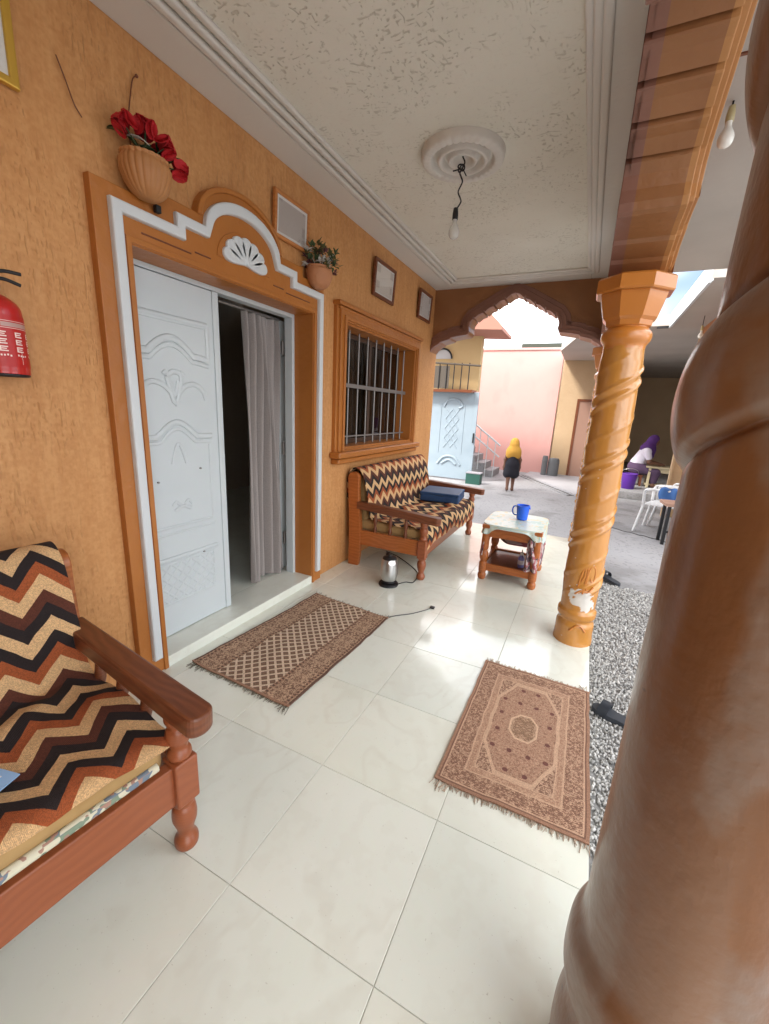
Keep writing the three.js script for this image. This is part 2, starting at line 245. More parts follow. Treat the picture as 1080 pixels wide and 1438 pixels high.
{ // ceiling, cornice of three ribs all round, medallion
  const c = part('ceiling', box(WX, 0.0, CY, CY + 0.04, -5.26, 3.2), M_ceil, house);
  const ring = (ins, w, drop, name) => { const x0 = WX + ins, x1 = -ins * 0.62, z0 = -5.25 + ins, z1 = 3.1; const g = [rbox(x0, x0 + w, CY - drop, CY + 0.003, z0, z1, w * 0.35), rbox(x1 - w, x1, CY - drop, CY + 0.003, z0, z1, w * 0.35), rbox(x0 + w, x1 - w, CY - drop, CY + 0.003, z0, z0 + w, w * 0.35)]; part(name, g, M_plaster, c); };
  ring(0.0, 0.205, 0.012, 'cornice_band'); ring(0.222, 0.04, 0.026, 'cornice_rib'); ring(0.282, 0.036, 0.024, 'cornice_rib'); ring(0.336, 0.03, 0.02, 'cornice_rib');
  const P = [[0.012, 0.0], [0.045, 0.012], [0.062, 0.04], [0.08, 0.046], [0.092, 0.018], [0.108, 0.016], [0.122, 0.044], [0.14, 0.046], [0.152, 0.018], [0.168, 0.016], [0.184, 0.042], [0.215, 0.044], [0.232, 0.034], [0.238, 0.0]];
  const m = new THREE.LatheGeometry(new THREE.SplineCurve(P.map((p) => new THREE.Vector2(p[0], -p[1]))).getPoints(90), 96), mp = m.attributes.position;
  for (let i = 0; i < mp.count; i++) { const x = mp.getX(i), z = mp.getZ(i), r = Math.hypot(x, z); if (r > 0.178 && r < 0.236) { const a = Math.atan2(z, x); mp.setY(i, mp.getY(i) - 0.006 * Math.pow(Math.abs(Math.sin(a * 16)), 0.6)); } }
  m.computeVertexNormals(); part('ceiling_medallion', m.translate(-0.884, CY + 0.001, -2.68), M_plaster, c);
}
{ // outer eave soffit beyond the arches
  part('eave_soffit', box(0.232, 0.95, CY, CY + 0.045, -5.28, 3.2), M_soffit, house);
  part('eave_joint', box(0.234, 0.948, CY - 0.006, CY + 0.001, -2.43, -2.415), M_woodDk, house);
  part('eave_fascia', box(0.951, 0.975, CY - 0.04, 3.2, -5.285, 3.2), M_soffit, house);
}
// cusped arch: half profile [along 0..1 from the springing to the crown, height]
const HALF = [[0, 2.165], [0.02, 2.195], [0.06, 2.228], [0.115, 2.258], [0.13, 2.274], [0.19, 2.29], [0.25, 2.305], [0.262, 2.322], [0.33, 2.334], [0.385, 2.342], [0.455, 2.35], [0.478, 2.36], [0.492, 2.39], [0.486, 2.44], [0.498, 2.49], [0.525, 2.525]];
function archCurve(W, teeth = 1) {
  const pts = HALF.map(([s, y]) => [s * W / 2, y]); const n = 4;
  for (let i = 0; i < n; i++) { const s0 = mix(0.525, 1, i / n), s1 = mix(0.525, 1, (i + 1) / n), y0 = mix(2.525, 2.78, i / n), y1 = mix(2.525, 2.78, (i + 1) / n); if (teeth) { pts.push([mix(s0, s1, 0.02) * W / 2, y0 + 0.045 * teeth]); pts.push([mix(s0, s1, 0.13) * W / 2, y0 + 0.045 * teeth]); pts.push([mix(s0, s1, 0.15) * W / 2, y0 + 0.012 * teeth]); pts.push([mix(s0, s1, 0.6) * W / 2, mix(y0, y1, 0.6) + 0.008]); pts.push([mix(s0, s1, 0.96) * W / 2, y1 - 0.006]); } pts.push([s1 * W / 2, y1]); }
  return [...pts, ...pts.slice(0, -1).reverse().map(([x, y]) => [W - x, y])];
}
function offsetCurve(c, d) { return c.map((p, i) => { const a = c[Math.max(0, i - 1)], b = c[Math.min(c.length - 1, i + 1)], l = Math.hypot(b[0] - a[0], b[1] - a[1]) || 1; return [p[0] - (b[1] - a[1]) / l * d, p[1] + (b[0] - a[0]) / l * d]; }); }
function arch(W, depth, front, back, deep = 1) { // local x along span from 0, z through the wall 0..depth
  const a = new THREE.Group(); a.name = 'arch'; house.add(a);
  const c = archCurve(W, deep), sm = archCurve(W, 0);
  const wall = extrude([...c, [W, CY], [0, CY]], depth - 0.02); part('spandrel', uvm(wall.translate(0, 0, 0.01)), M_tan, a);
  const band = (w, t, z0, m, nm, inn = 0) => { const o = offsetCurve(sm, w).map(([x, y]) => [clamp(x, 0.002, W - 0.002), Math.min(y, CY - 0.002)]); const g = extrude([...(inn ? offsetCurve(sm, inn).map(([x, y]) => [clamp(x, 0.002, W - 0.002), Math.min(y, CY - 0.004)]) : c), ...o.reverse()], t, [], 0.004); part(nm, uvm(g.translate(0, 0, z0)), m, a); };
  band(0.125, 0.022, depth - 0.01, front, 'arch_band'); band(0.08, 0.02, depth + 0.012, front, 'arch_band'); band(0.035, 0.016, depth + 0.032, front, 'arch_band');
  band(0.125, 0.022, -0.012, back, 'arch_band'); band(0.105, 0.022, -0.034, back, 'arch_band', 0.022); band(0.085, 0.018, -0.052, back, 'arch_band', 0.046);
  return a;
}
{
  const far = arch(1.94, 0.2, M_brown, M_brown, 0.45); far.position.set(WX, 0, -5.42);           // closes the veranda
  const M_goldb = mat({ map: tex(256, 256, (u, v) => lerp3(rgb(168, 116, 64), rgb(186, 134, 82), fbm(u, v, 6, 6, 4, 79))), roughness: 0.5, bumpMap: T_fineB, bumpScale: 0.002 });
  for (const [z0, W] of [[-2.86, 2.05], [-5.3, 2.44]]) { // between pillars along the open side; local x runs towards +z
    const s = arch(W, 0.2, M_brown, M_goldb); s.rotation.y = -Math.PI / 2; s.position.set(0.222, 0, z0);
  }
}
// ------------------------------------------------------------------ door surround, door leaves
{
  const S = new THREE.Group(); S.name = 'door_surround'; house.add(S);
  const C = 1.98, o0 = 1.16, o1 = 2.772;
  const arcPts = (r, ry, y0, n = 20) => Array.from({ length: n + 1 }, (_, i) => { const a = Math.PI * (1 - i / n); return [C + r * Math.cos(a), y0 + ry * Math.sin(a)]; });
  const outer = [[o0, 0.0], [DZ0, 0.0], [DZ0, DH], [DZ1, DH], [DZ1, 0.0], [o1, 0.0], [o1, 2.285], [2.52, 2.285], [2.52, 2.34], [C + 0.3, 2.34], ...arcPts(0.3, 0.19, 2.34).reverse(), [C - 0.3, 2.34], [1.44, 2.34], [1.44, 2.285], [o0, 2.285]];
  part('surround_plate', onWall(extrude(outer, 0.035, [], 0.004), 0.0), M_trim, S);
  // outer rounded hood over the arch
  const hood = [...arcPts(0.315, 0.205, 2.335), ...arcPts(0.285, 0.178, 2.335).reverse()];
  part('surround_hood', onWall(extrude(hood, 0.045, [], 0.008), 0.0), M_trim, S);
  // white stepped moulding
  const w = 0.046, path = (d, yb) => { const a = []; a.push([1.222 + d, yb], [1.222 + d, 2.228 - d], [1.53 + d, 2.228 - d], [1.53 + d, 2.288 - d], [C - 0.285 + d * 0.55, 2.288 - d]); for (const p of arcPts(0.285 - d, 0.185 - d, 2.288 - d * 0.2, 24).slice(2, -2)) a.push(p); a.push([C + 0.285 - d * 0.55, 2.288 - d], [2.43 - d, 2.288 - d], [2.43 - d, 2.228 - d], [2.738 - d, 2.228 - d], [2.738 - d, yb]); return a; };
  part('white_moulding', onWall(extrude([...path(0, 0.09), ...path(w, 0.09).reverse()], 0.026, [], 0.009), 0.032), M_white, S);
  // fillets by the opening
  const fil = (d0, d1, t, nm) => part(nm, onWall(extrude([[DZ0 - d0, 0], [DZ0 - d0, DH + d0], [DZ1 + d0, DH + d0], [DZ1 + d0, 0], [DZ1 + d1, 0], [DZ1 + d1, DH + d1], [DZ0 - d1, DH + d1], [DZ0 - d1, 0]], t, [], 0.003), 0.03), M_trim, S);
  fil(0.026, 0.002, 0.014, 'surround_fillet');
  part('surround_bead', [onWall(rbox(1.36, 1.62, 2.138, 2.146, 0, 0.008, 0.003), 0.034), onWall(rbox(1.64, 1.74, 2.152, 2.16, 0, 0.008, 0.003), 0.034), onWall(rbox(2.22, 2.32, 2.152, 2.16, 0, 0.008, 0.003), 0.034), onWall(rbox(2.34, 2.6, 2.138, 2.146, 0, 0.008, 0.003), 0.034)], M_woodDk, S);
  // shell in the tympanum
  const half = extrude([...arcPts(0.2, 0.16, 2.185)], 0.008, [], 0.003); part('shell_back', onWall(half, 0.034), M_trim, S);
  for (let i = 0; i < 7; i++) { const a = Math.PI * (0.07 + 0.86 * i / 6), L = 0.155 + 0.0 * i, sh = new THREE.Shape(); sh.moveTo(0, 0); sh.bezierCurveTo(0.018, 0.05, 0.045, 0.09, 0.034, 0.13); sh.bezierCurveTo(0.025, 0.16, -0.025, 0.16, -0.034, 0.13); sh.bezierCurveTo(-0.045, 0.09, -0.018, 0.05, 0, 0); const g = extrude(sh, 0.012, [], 0.007).scale(1, L / 0.155, 1).rotateZ(a - Math.PI / 2).scale(1.12, 0.92, 1).translate(C, 2.19, 0); part('shell_petal', onWall(g, 0.042), M_white, S); }
  // reveals painted like the trim
  part('door_jamb', [onWall(box(DZ0 - 0.002, DZ0 + 0.004, 0.06, DH, -0.2, 0.034), 0), onWall(box(DZ1 - 0.004, DZ1 + 0.002, 0.06, DH, -0.2, 0.034), 0), onWall(box(DZ0 + 0.004, DZ1 - 0.004, DH - 0.004, DH + 0.002, -0.2, 0.034), 0)], M_trim, S);
  part('door_frame', [onWall(rbox(DZ0 + 0.004, DZ0 + 0.034, 0.06, DH - 0.004, -0.2, -0.13, 0.003), 0), onWall(rbox(DZ1 - 0.034, DZ1 - 0.004, 0.06, DH - 0.004, -0.2, -0.13, 0.003), 0), onWall(rbox(DZ0 + 0.034, DZ1 - 0.034, DH - 0.03, DH - 0.004, -0.2, -0.13, 0.003), 0)], M_doorB, S);
}
function embossLine(pts, r = 0.006, z = 0) { return tube(pts.map(([x, y]) => [x, y, z]), r * 2.1, Math.max(8, pts.length * 5), 8).scale(1, 1, 0.9); }
function straight(a, b, r = 0.006) { return rod([...a, 0], [...b, 0], r, 8); }
{
  // fixed leaf, pressed steel with raised ornament; local x across the leaf 0..0.56, y up
  const leaf = new THREE.Group(); leaf.name = 'door'; house.add(leaf); tag(leaf, 'closed pale grey-blue steel door leaf with pressed ornament');
  const w = 0.575, h = 1.985, Y = 0.066, O = -0.15, L = (g) => onWall(g.translate(DZ0 + 0.03, Y, 0), O + 0.018);
  part('door_panel', onWall(rbox(DZ0 + 0.03, DZ0 + 0.03 + w, Y, Y + h, -0.02, 0.018, 0.004), O), M_doorB, leaf);
  part('door_edge', onWall(rbox(DZ0 + 0.03 + w - 0.03, DZ0 + 0.03 + w + 0.012, Y, Y + h, 0.016, 0.028, 0.004), O), M_doorB, leaf);
  const rod2 = (a, b, q) => rod(a, b, q * 1.9, 8);
  const em = (g, n = 'door_moulding') => part(n, g.map((q) => L(q.scale(1, 1, 0.55))), M_doorB, leaf);
  const arcs = (x0, x1, y0, y1, n = 10) => Array.from({ length: n + 1 }, (_, i) => { const a = i / n; return [mix(x0, x1, a), y0 + (y1 - y0) * Math.sin(a * Math.PI)]; });
  em([rod2([0.02, 1.79, 0], [0.5, 1.79, 0], 0.008), rod2([0.5, 1.79, 0], [0.5, 1.60, 0], 0.008), rod2([0.02, 1.775, 0], [0.485, 1.775, 0], 0.004)]);
  em([embossLine([[0.03, 1.60], [0.1, 1.61], ...arcs(0.12, 0.4, 1.61, 1.69), [0.42, 1.61], [0.5, 1.60]], 0.009), embossLine([[0.03, 1.57], [0.11, 1.58], ...arcs(0.13, 0.39, 1.58, 1.655), [0.41, 1.58], [0.5, 1.57]], 0.006)]);
  em([embossLine([[0.06, 1.38], [0.08, 1.43], [0.13, 1.46], [0.19, 1.45], [0.24, 1.41]], 0.007), embossLine([[0.47, 1.38], [0.45, 1.43], [0.4, 1.46], [0.34, 1.45], [0.29, 1.41]], 0.007), embossLine([[0.22, 1.49], [0.265, 1.52], [0.31, 1.49], [0.265, 1.35], [0.22, 1.49]], 0.007), embossLine([[0.24, 1.47], [0.265, 1.40], [0.29, 1.47]], 0.006), embossLine([[0.2, 1.5], [0.215, 1.515], [0.23, 1.5]], 0.006), embossLine([[0.3, 1.5], [0.315, 1.515], [0.33, 1.5]], 0.006)], 'door_ornament');
  em([embossLine([[0.04, 1.17], [0.13, 1.17], [0.145, 1.18], ...arcs(0.16, 0.37, 1.19, 1.25), [0.385, 1.18], [0.4, 1.17], [0.5, 1.17]], 0.008), embossLine([[0.05, 1.14], [0.14, 1.14], ...arcs(0.17, 0.36, 1.155, 1.215), [0.39, 1.14], [0.49, 1.14]], 0.005)]);
  em([rod2([0.06, 1.12, 0], [0.06, 0.66, 0], 0.005), rod2([0.48, 1.12, 0], [0.48, 0.66, 0], 0.005), rod2([0.06, 0.66, 0], [0.48, 0.66, 0], 0.005), rod2([0.05, 0.62, 0], [0.49, 0.62, 0], 0.004)]);
  em([embossLine([[0.2, 0.78], [0.225, 0.8], [0.25, 0.78]], 0.005), embossLine([[0.28, 0.78], [0.305, 0.8], [0.33, 0.78]], 0.005), embossLine([[0.21, 0.75], [0.265, 0.77], [0.32, 0.75]], 0.005), embossLine(arcs(0.22, 0.31, 1.02, 1.13, 8), 0.005)], 'door_ornament');
  em([rod2([0.03, 0.47, 0], [0.5, 0.47, 0], 0.008), rod2([0.06, 0.44, 0], [0.47, 0.44, 0], 0.004), rod2([0.06, 0.2, 0], [0.47, 0.2, 0], 0.005), rod2([0.06, 0.44, 0], [0.06, 0.2, 0], 0.004), rod2([0.47, 0.44, 0], [0.47, 0.2, 0], 0.004)]);
  const lat = []; for (let i = -3; i < 7; i++) { for (const s of [1, -1]) { let x0 = 0.06 + i * 0.068, x1 = x0 + 0.24, a = [x0, 0.2], b = [x1, 0.44]; if (a[0] < 0.06) { a = [0.06, 0.2 + (0.06 - x0)]; } if (b[0] > 0.47) { b = [0.47, 0.44 - (x1 - 0.47)]; } if (a[0] >= b[0]) continue; const f = (p) => (s > 0 ? p : [0.53 - p[0], p[1]]); lat.push(rod2([...f(a), 0], [...f(b), 0], 0.0036)); } }
  em(lat, 'door_lattice');
  for (const [bx, by] of [[0.39, 0.455], [0.12, 0.93], [0.4, 0.98]]) part('door_bolt', L(rod([bx, by, 0.0], [bx, by, 0.01], 0.0055)), M_barsteel, leaf);
  // second leaf stands open into the room
  const l2 = new THREE.Group(); l2.name = 'door'; house.add(l2); tag(l2, 'second steel door leaf swung open into the room');
  part('door_panel', rbox(-2.235, -2.195, 0.066, 2.05, -(DZ1 - 0.02), -(DZ1 + 0.64), 0.004), M_doorB, l2);
  for (const y of [0.35, 1.1, 1.85]) part('hinge', rod([-2.165, y - 0.05, -(DZ1 - 0.012)], [-2.165, y + 0.05, -(DZ1 - 0.012)], 0.011), M_barsteel, l2);
}
{ // curtain in the doorway
  const T = tex(256, 256, (u, v) => { const f = 0.94 + 0.12 * vnoise(u * 120, v * 120, 120, 120, 181); return [0.60 * f, 0.572 * f, 0.56 * f]; }, true, 4, 4);
  const g = sheet((u, v) => { const z = mix(-2.27, -2.6, u), f = Math.sin(u * 6.2832 * 5.2 + 0.6 * Math.sin(v * 3)), top = smooth(0.9, 1, v); return [-2.20 + (0.034 - 0.012 * top) * f + 0.012 * Math.sin(u * 40 + v * 5) + 0.02 * (1 - v) * Math.sin(u * 9 + 1), 0.075 + 1.96 * v + 0.012 * Math.sin(u * 22) * (1 - v), z + 0.03 * (1 - v) * (0.5 - u) + 0.008 * Math.sin(v * 7 + u * 12)]; }, 120, 30, 0.004, 0.8, 1.95);
  const c = thing('door_curtain', 'taupe curtain hanging in soft folds inside the open half of the doorway', 'curtain');
  part('curtain_cloth', g, phys({ map: T, roughness: 0.9, sheen: 0.4, sheenRoughness: 0.5 }), c); part('curtain_rail', rod([-2.20, 2.05, -1.5], [-2.20, 2.05, -2.64], 0.01), M_barsteel, c);
}
// ------------------------------------------------------------------ window
{
  const w = new THREE.Group(); w.name = 'window'; house.add(w); tag(w, 'barred window in an ochre moulded frame');
  const fr = (d0, d1, t, nm) => part(nm, onWall(extrude([[WZ0 - d0, WY0 - d0], [WZ1 + d0, WY0 - d0], [WZ1 + d0, WY1 + d0], [WZ0 - d0, WY1 + d0]], t, [[[WZ0 - d1, WY0 - d1], [WZ1 + d1, WY0 - d1], [WZ1 + d1, WY1 + d1], [WZ0 - d1, WY1 + d1]]], 0.005), 0), M_trim, w);
  fr(0.13, 0.0, 0.03, 'window_frame'); fr(0.10, 0.012, 0.048, 'window_frame'); fr(0.055, 0.024, 0.062, 'window_frame');
  part('window_cornice', [onWall(rbox(WZ0 - 0.15, WZ1 + 0.13, WY1 + 0.115, WY1 + 0.15, 0, 0.075, 0.01), 0), onWall(rbox(WZ0 - 0.12, WZ1 + 0.10, WY1 + 0.09, WY1 + 0.112, 0, 0.06, 0.008), 0)], M_trim, w);
  part('window_sill', [onWall(rbox(WZ0 - 0.17, WZ1 + 0.15, WY0 - 0.085, WY0 - 0.028, 0, 0.11, 0.018, 3), 0), onWall(rbox(WZ0 - 0.14, WZ1 + 0.12, WY0 - 0.135, WY0 - 0.09, 0, 0.08, 0.014, 3), 0)], M_trim, w);
  part('window_reveal', [onWall(box(WZ0 - 0.002, WZ0 + 0.004, WY0, WY1, -0.2, 0.03), 0), onWall(box(WZ1 - 0.004, WZ1 + 0.002, WY0, WY1, -0.2, 0.03), 0), onWall(box(WZ0 + 0.004, WZ1 - 0.004, WY1 - 0.004, WY1 + 0.002, -0.2, 0.03), 0), onWall(box(WZ0 + 0.004, WZ1 - 0.004, WY0 - 0.002, WY0 + 0.004, -0.2, 0.03), 0)], M_trim, w);
  const n = 9; for (let i = 0; i < n; i++) { const z = mix(WZ0 + 0.07, WZ1 - 0.07, i / (n - 1)); part('window_bar', onWall(rod([z, WY0 + 0.005, -0.075], [z, WY1 - 0.005, -0.075], 0.0075), 0), M_barsteel, w); }
  part('window_crossbar', onWall(rbox(WZ0 + 0.004, WZ1 - 0.004, 1.615, 1.65, -0.066, -0.058, 0.002), 0), M_barsteel, w);
  part('window_crossbar', onWall(rbox(WZ0 + 0.004, WZ1 - 0.004, WY0 + 0.075, WY0 + 0.089, -0.066, -0.058, 0.002), 0), M_barsteel, w);
  const M_alu = mat({ color: lin(0.12, 0.08, 0.06), roughness: 0.4, metalness: 0.5 }), zm = (WZ0 + WZ1) / 2;
  for (const [a, b, o] of [[WZ0 + 0.006, zm + 0.03, -0.15], [zm - 0.03, WZ1 - 0.006, -0.175]]) {
    const s = [rbox(a, a + 0.04, WY0 + 0.006, WY1 - 0.006, -0.012, 0.012, 0.003), rbox(b - 0.04, b, WY0 + 0.006, WY1 - 0.006, -0.012, 0.012, 0.003), rbox(a + 0.04, b - 0.04, WY0 + 0.006, WY0 + 0.05, -0.012, 0.012, 0.003), rbox(a + 0.04, b - 0.04, WY1 - 0.05, WY1 - 0.006, -0.012, 0.012, 0.003)];
    part('window_sash', s.map((g) => onWall(g, o)), M_alu, w);
    part('window_pane', onWall(box(a + 0.04, b - 0.04, WY0 + 0.05, WY1 - 0.05, -0.002, 0.002), o), phys({ color: lin(0.55, 0.5, 0.45), roughness: 0.04, transmission: 1, thickness: 0 }), w);
  }
  part('window_curtain', sheet((u, v) => [-2.25 + 0.012 * Math.sin(u * 15), 1.0 + 1.1 * v, -mix(3.78, 3.93, u)], 20, 4, 0.004), mat({ color: lin(0.5, 0.45, 0.42), roughness: 0.9 }), w);
  const M_cur = mat({ color: lin(0.20, 0.13, 0.10), roughness: 0.95 });
  for (const [a, b] of [[WZ0 - 0.05, WZ0 + 0.55], [WZ1 - 0.6, WZ1 + 0.05]]) part('window_curtain', sheet((u, v) => [-2.22 + 0.025 * Math.sin(u * 6.28 * 6), 0.95 + 1.2 * v, -mix(a, b, u)], 70, 4, 0.004), M_cur, w);
}
// ------------------------------------------------------------------ pillars
function pillar(name, [cx, cz], R, label, o = {}) {
  const t = thing(name, label, 'pillar', [cx, o.y ?? 0, cz], 0, o.group);
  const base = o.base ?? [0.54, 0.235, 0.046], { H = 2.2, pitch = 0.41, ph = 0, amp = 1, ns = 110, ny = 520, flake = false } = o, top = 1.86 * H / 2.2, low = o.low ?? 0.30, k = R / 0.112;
  const rings = o.rings ?? [[0.0, 0.055, 0.016], [0.10, 0.05, 0.012], [0.205, 0.03, 0.014]];
  const prof = (y) => { let r = R; for (const [c, w, a] of rings) r += a * k * Math.exp(-Math.pow((y - c) / w, 4)); return r; };
  const pos = [], col = [], uv = [], idx = [], gold = base, wht = [0.72, 0.68, 0.62];
  for (let j = 0; j <= ny; j++) for (let i = 0; i <= ns; i++) {
    const y = top * j / ny, a = i / ns * Math.PI * 2, env = smooth(low, low + 0.12, y) * (1 - smooth(top - 0.1, top - 0.02, y));
    let p = y / pitch + a / (2 * Math.PI) + ph; p -= Math.floor(p); const d0 = Math.min(p, 1 - p), d1 = Math.abs(p - 0.17), d2 = Math.abs(p - 0.52);
    let s = 0.0135 * Math.exp(-Math.pow(d0 / 0.042, 2)) + 0.0105 * Math.exp(-Math.pow(d1 / 0.036, 2)) + 0.004 * Math.exp(-Math.pow(d2 / 0.04, 2)) + 0.007 * Math.pow(Math.abs(Math.sin(Math.PI * p)), 0.8) - 0.003 * Math.exp(-Math.pow((p - 0.085) / 0.02, 2));
    if (o.ribbon) { const w = o.ribbon; s = p < w ? 0.019 * Math.pow(Math.sin(Math.PI * p / w), 0.55) : 0; for (const e of [0, w, 1]) s -= 0.006 * Math.exp(-Math.pow((p - e) / 0.02, 2)); }
    const wob = 0.0012 * (vnoise(a * 4, y * 12, 25, 4000, 201) - 0.5);
    const r = prof(y) + s * amp * k * env + wob * k;
    pos.push(r * Math.cos(a), y, r * Math.sin(a)); uv.push(a * R, y);
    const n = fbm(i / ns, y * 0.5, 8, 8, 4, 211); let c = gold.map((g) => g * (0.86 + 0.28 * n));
    if (flake) { const da = a - 1.35, dy = y - 0.315 - 0.05 * da, e = Math.hypot(da * 0.2, dy * 1.9) + (fbm(i / ns, y, 24, 30, 4, 221) - 0.5) * 0.22; if (e < 0.13) c = wht; if (vnoise(i * 0.9, y * 160, 4000, 4000, 223) > 0.987 && y < 1.3) c = wht; }
    if (o.dust) { const m = smooth(0.47, 0.66, fbm(i / ns, y * 0.4, 10, 12, 6, 231)) * 0.45, e = fbm(i / ns, y, 60, 90, 3, 233); c = c.map((g, q) => mix(g, [0.30, 0.25, 0.21][q], m * (0.5 + e))); if (vnoise(i * 0.8, y * 90, 4000, 4000, 235) > 0.992) c = [0.1, 0.05, 0.03]; }
    col.push(...c);
  }
  for (let j = 0; j < ny; j++) for (let i = 0; i < ns; i++) { const q = j * (ns + 1) + i; idx.push(q, q + ns + 1, q + 1, q + 1, q + ns + 1, q + ns + 2); }
  let g = new THREE.BufferGeometry(); g.setAttribute('position', new THREE.Float32BufferAttribute(pos, 3)); g.setAttribute('color', new THREE.Float32BufferAttribute(col, 3)); g.setAttribute('uv', new THREE.Float32BufferAttribute(uv, 2)); g.setIndex(idx); g.computeVertexNormals();
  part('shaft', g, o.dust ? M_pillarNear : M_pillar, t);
  // neck ring and octagonal capital
  part('neck_ring', lathe(new THREE.SplineCurve([[R, top - 0.02], [R * 1.02, top], [R * 1.19, top + 0.03], [R * 1.19, top + 0.065], [R * 1.0, top + 0.09], [R * 1.02, top + 0.1]].map((p) => new THREE.Vector2(...p))).getPoints(30).map((p) => [p.x, p.y]), 64), M_gold, t);
  const oc = (list) => toCreasedNormals(new THREE.LatheGeometry(list.map(([r, y]) => new THREE.Vector2(r * k, y)), 8, Math.PI / 8), 0.5);
  part('capital', uvm(oc([[0.10, top + 0.085], [0.128, top + 0.1], [0.132, top + 0.125], [0.15, top + 0.14], [0.168, top + 0.2], [0.182, top + 0.255], [0.182, top + 0.262], [0.205, top + 0.262], [0.212, top + 0.27], [0.212, top + 0.33], [0.2, top + 0.34], [0.0005, top + 0.34]])), M_gold, t);
  if (o.rosette) { // scrolls pressed on the lower drum, facing the camera side
    const P = (a, y, e = 0.004) => [(prof(y) + e) * Math.cos(a), y, (prof(y) + e) * Math.sin(a)], A = 1.42;
    const sc = (pts) => tube(pts.map(([da, y]) => P(A - da, y)), 0.006, 40, 6);
    part('leaf_scroll', sc([[-0.35, 0.40], [-0.3, 0.47], [-0.2, 0.53], [-0.12, 0.55], [-0.1, 0.5], [-0.2, 0.45]]), M_gold, t);
    part('leaf_scroll', sc([[0.1, 0.40], [0.05, 0.47], [0.1, 0.53], [0.25, 0.56], [0.42, 0.54], [0.46, 0.48], [0.34, 0.45], [0.22, 0.48]]), M_gold, t);
    part('leaf_scroll', sc([[-0.05, 0.37], [-0.02, 0.44], [0.02, 0.5], [0.02, 0.56]]), M_gold, t);
    part('leaf_scroll', sc([[-0.45, 0.36], [-0.15, 0.39], [0.2, 0.385], [0.5, 0.42]]), M_gold, t);
    part('leaf_scroll', sc([[-0.4, 0.105], [-0.1, 0.145], [0.15, 0.145], [0.42, 0.11]]), M_gold, t);
  }
  return t;
}
const pgroup = 'pillars of the veranda';
pillar('spiral_pillar', [0.113, -2.85], 0.106, 'glossy golden-brown twisted pillar with chipped white patch near its base, beside the gravel', { ph: -0.08, flake: true, rosette: true, group: pgroup });
pillar('spiral_pillar', [0.1, -5.32], 0.106, 'twisted brown pillar at the foot of the far arch, behind the chipped one', { ph: 0.3, group: pgroup });
pillar('spiral_pillar', [0.284, -0.748], 0.146, 'large glossy brown twisted pillar with shade darkened into its paint, standing on the tile edge past the patterned rug', { H: 2.75, base: [0.22, 0.095, 0.036], dust: true, pitch: 0.45, ph: 0.383, amp: 1.25, low: 1.2, ribbon: 0.4, rings: [[0.0, 0.06, 0.014], [0.17, 0.09, 0.012], [0.40, 0.075, 0.016]], group: pgroup });  // base colour darkened to stand in for shade on the camera side
console.log('structure done');
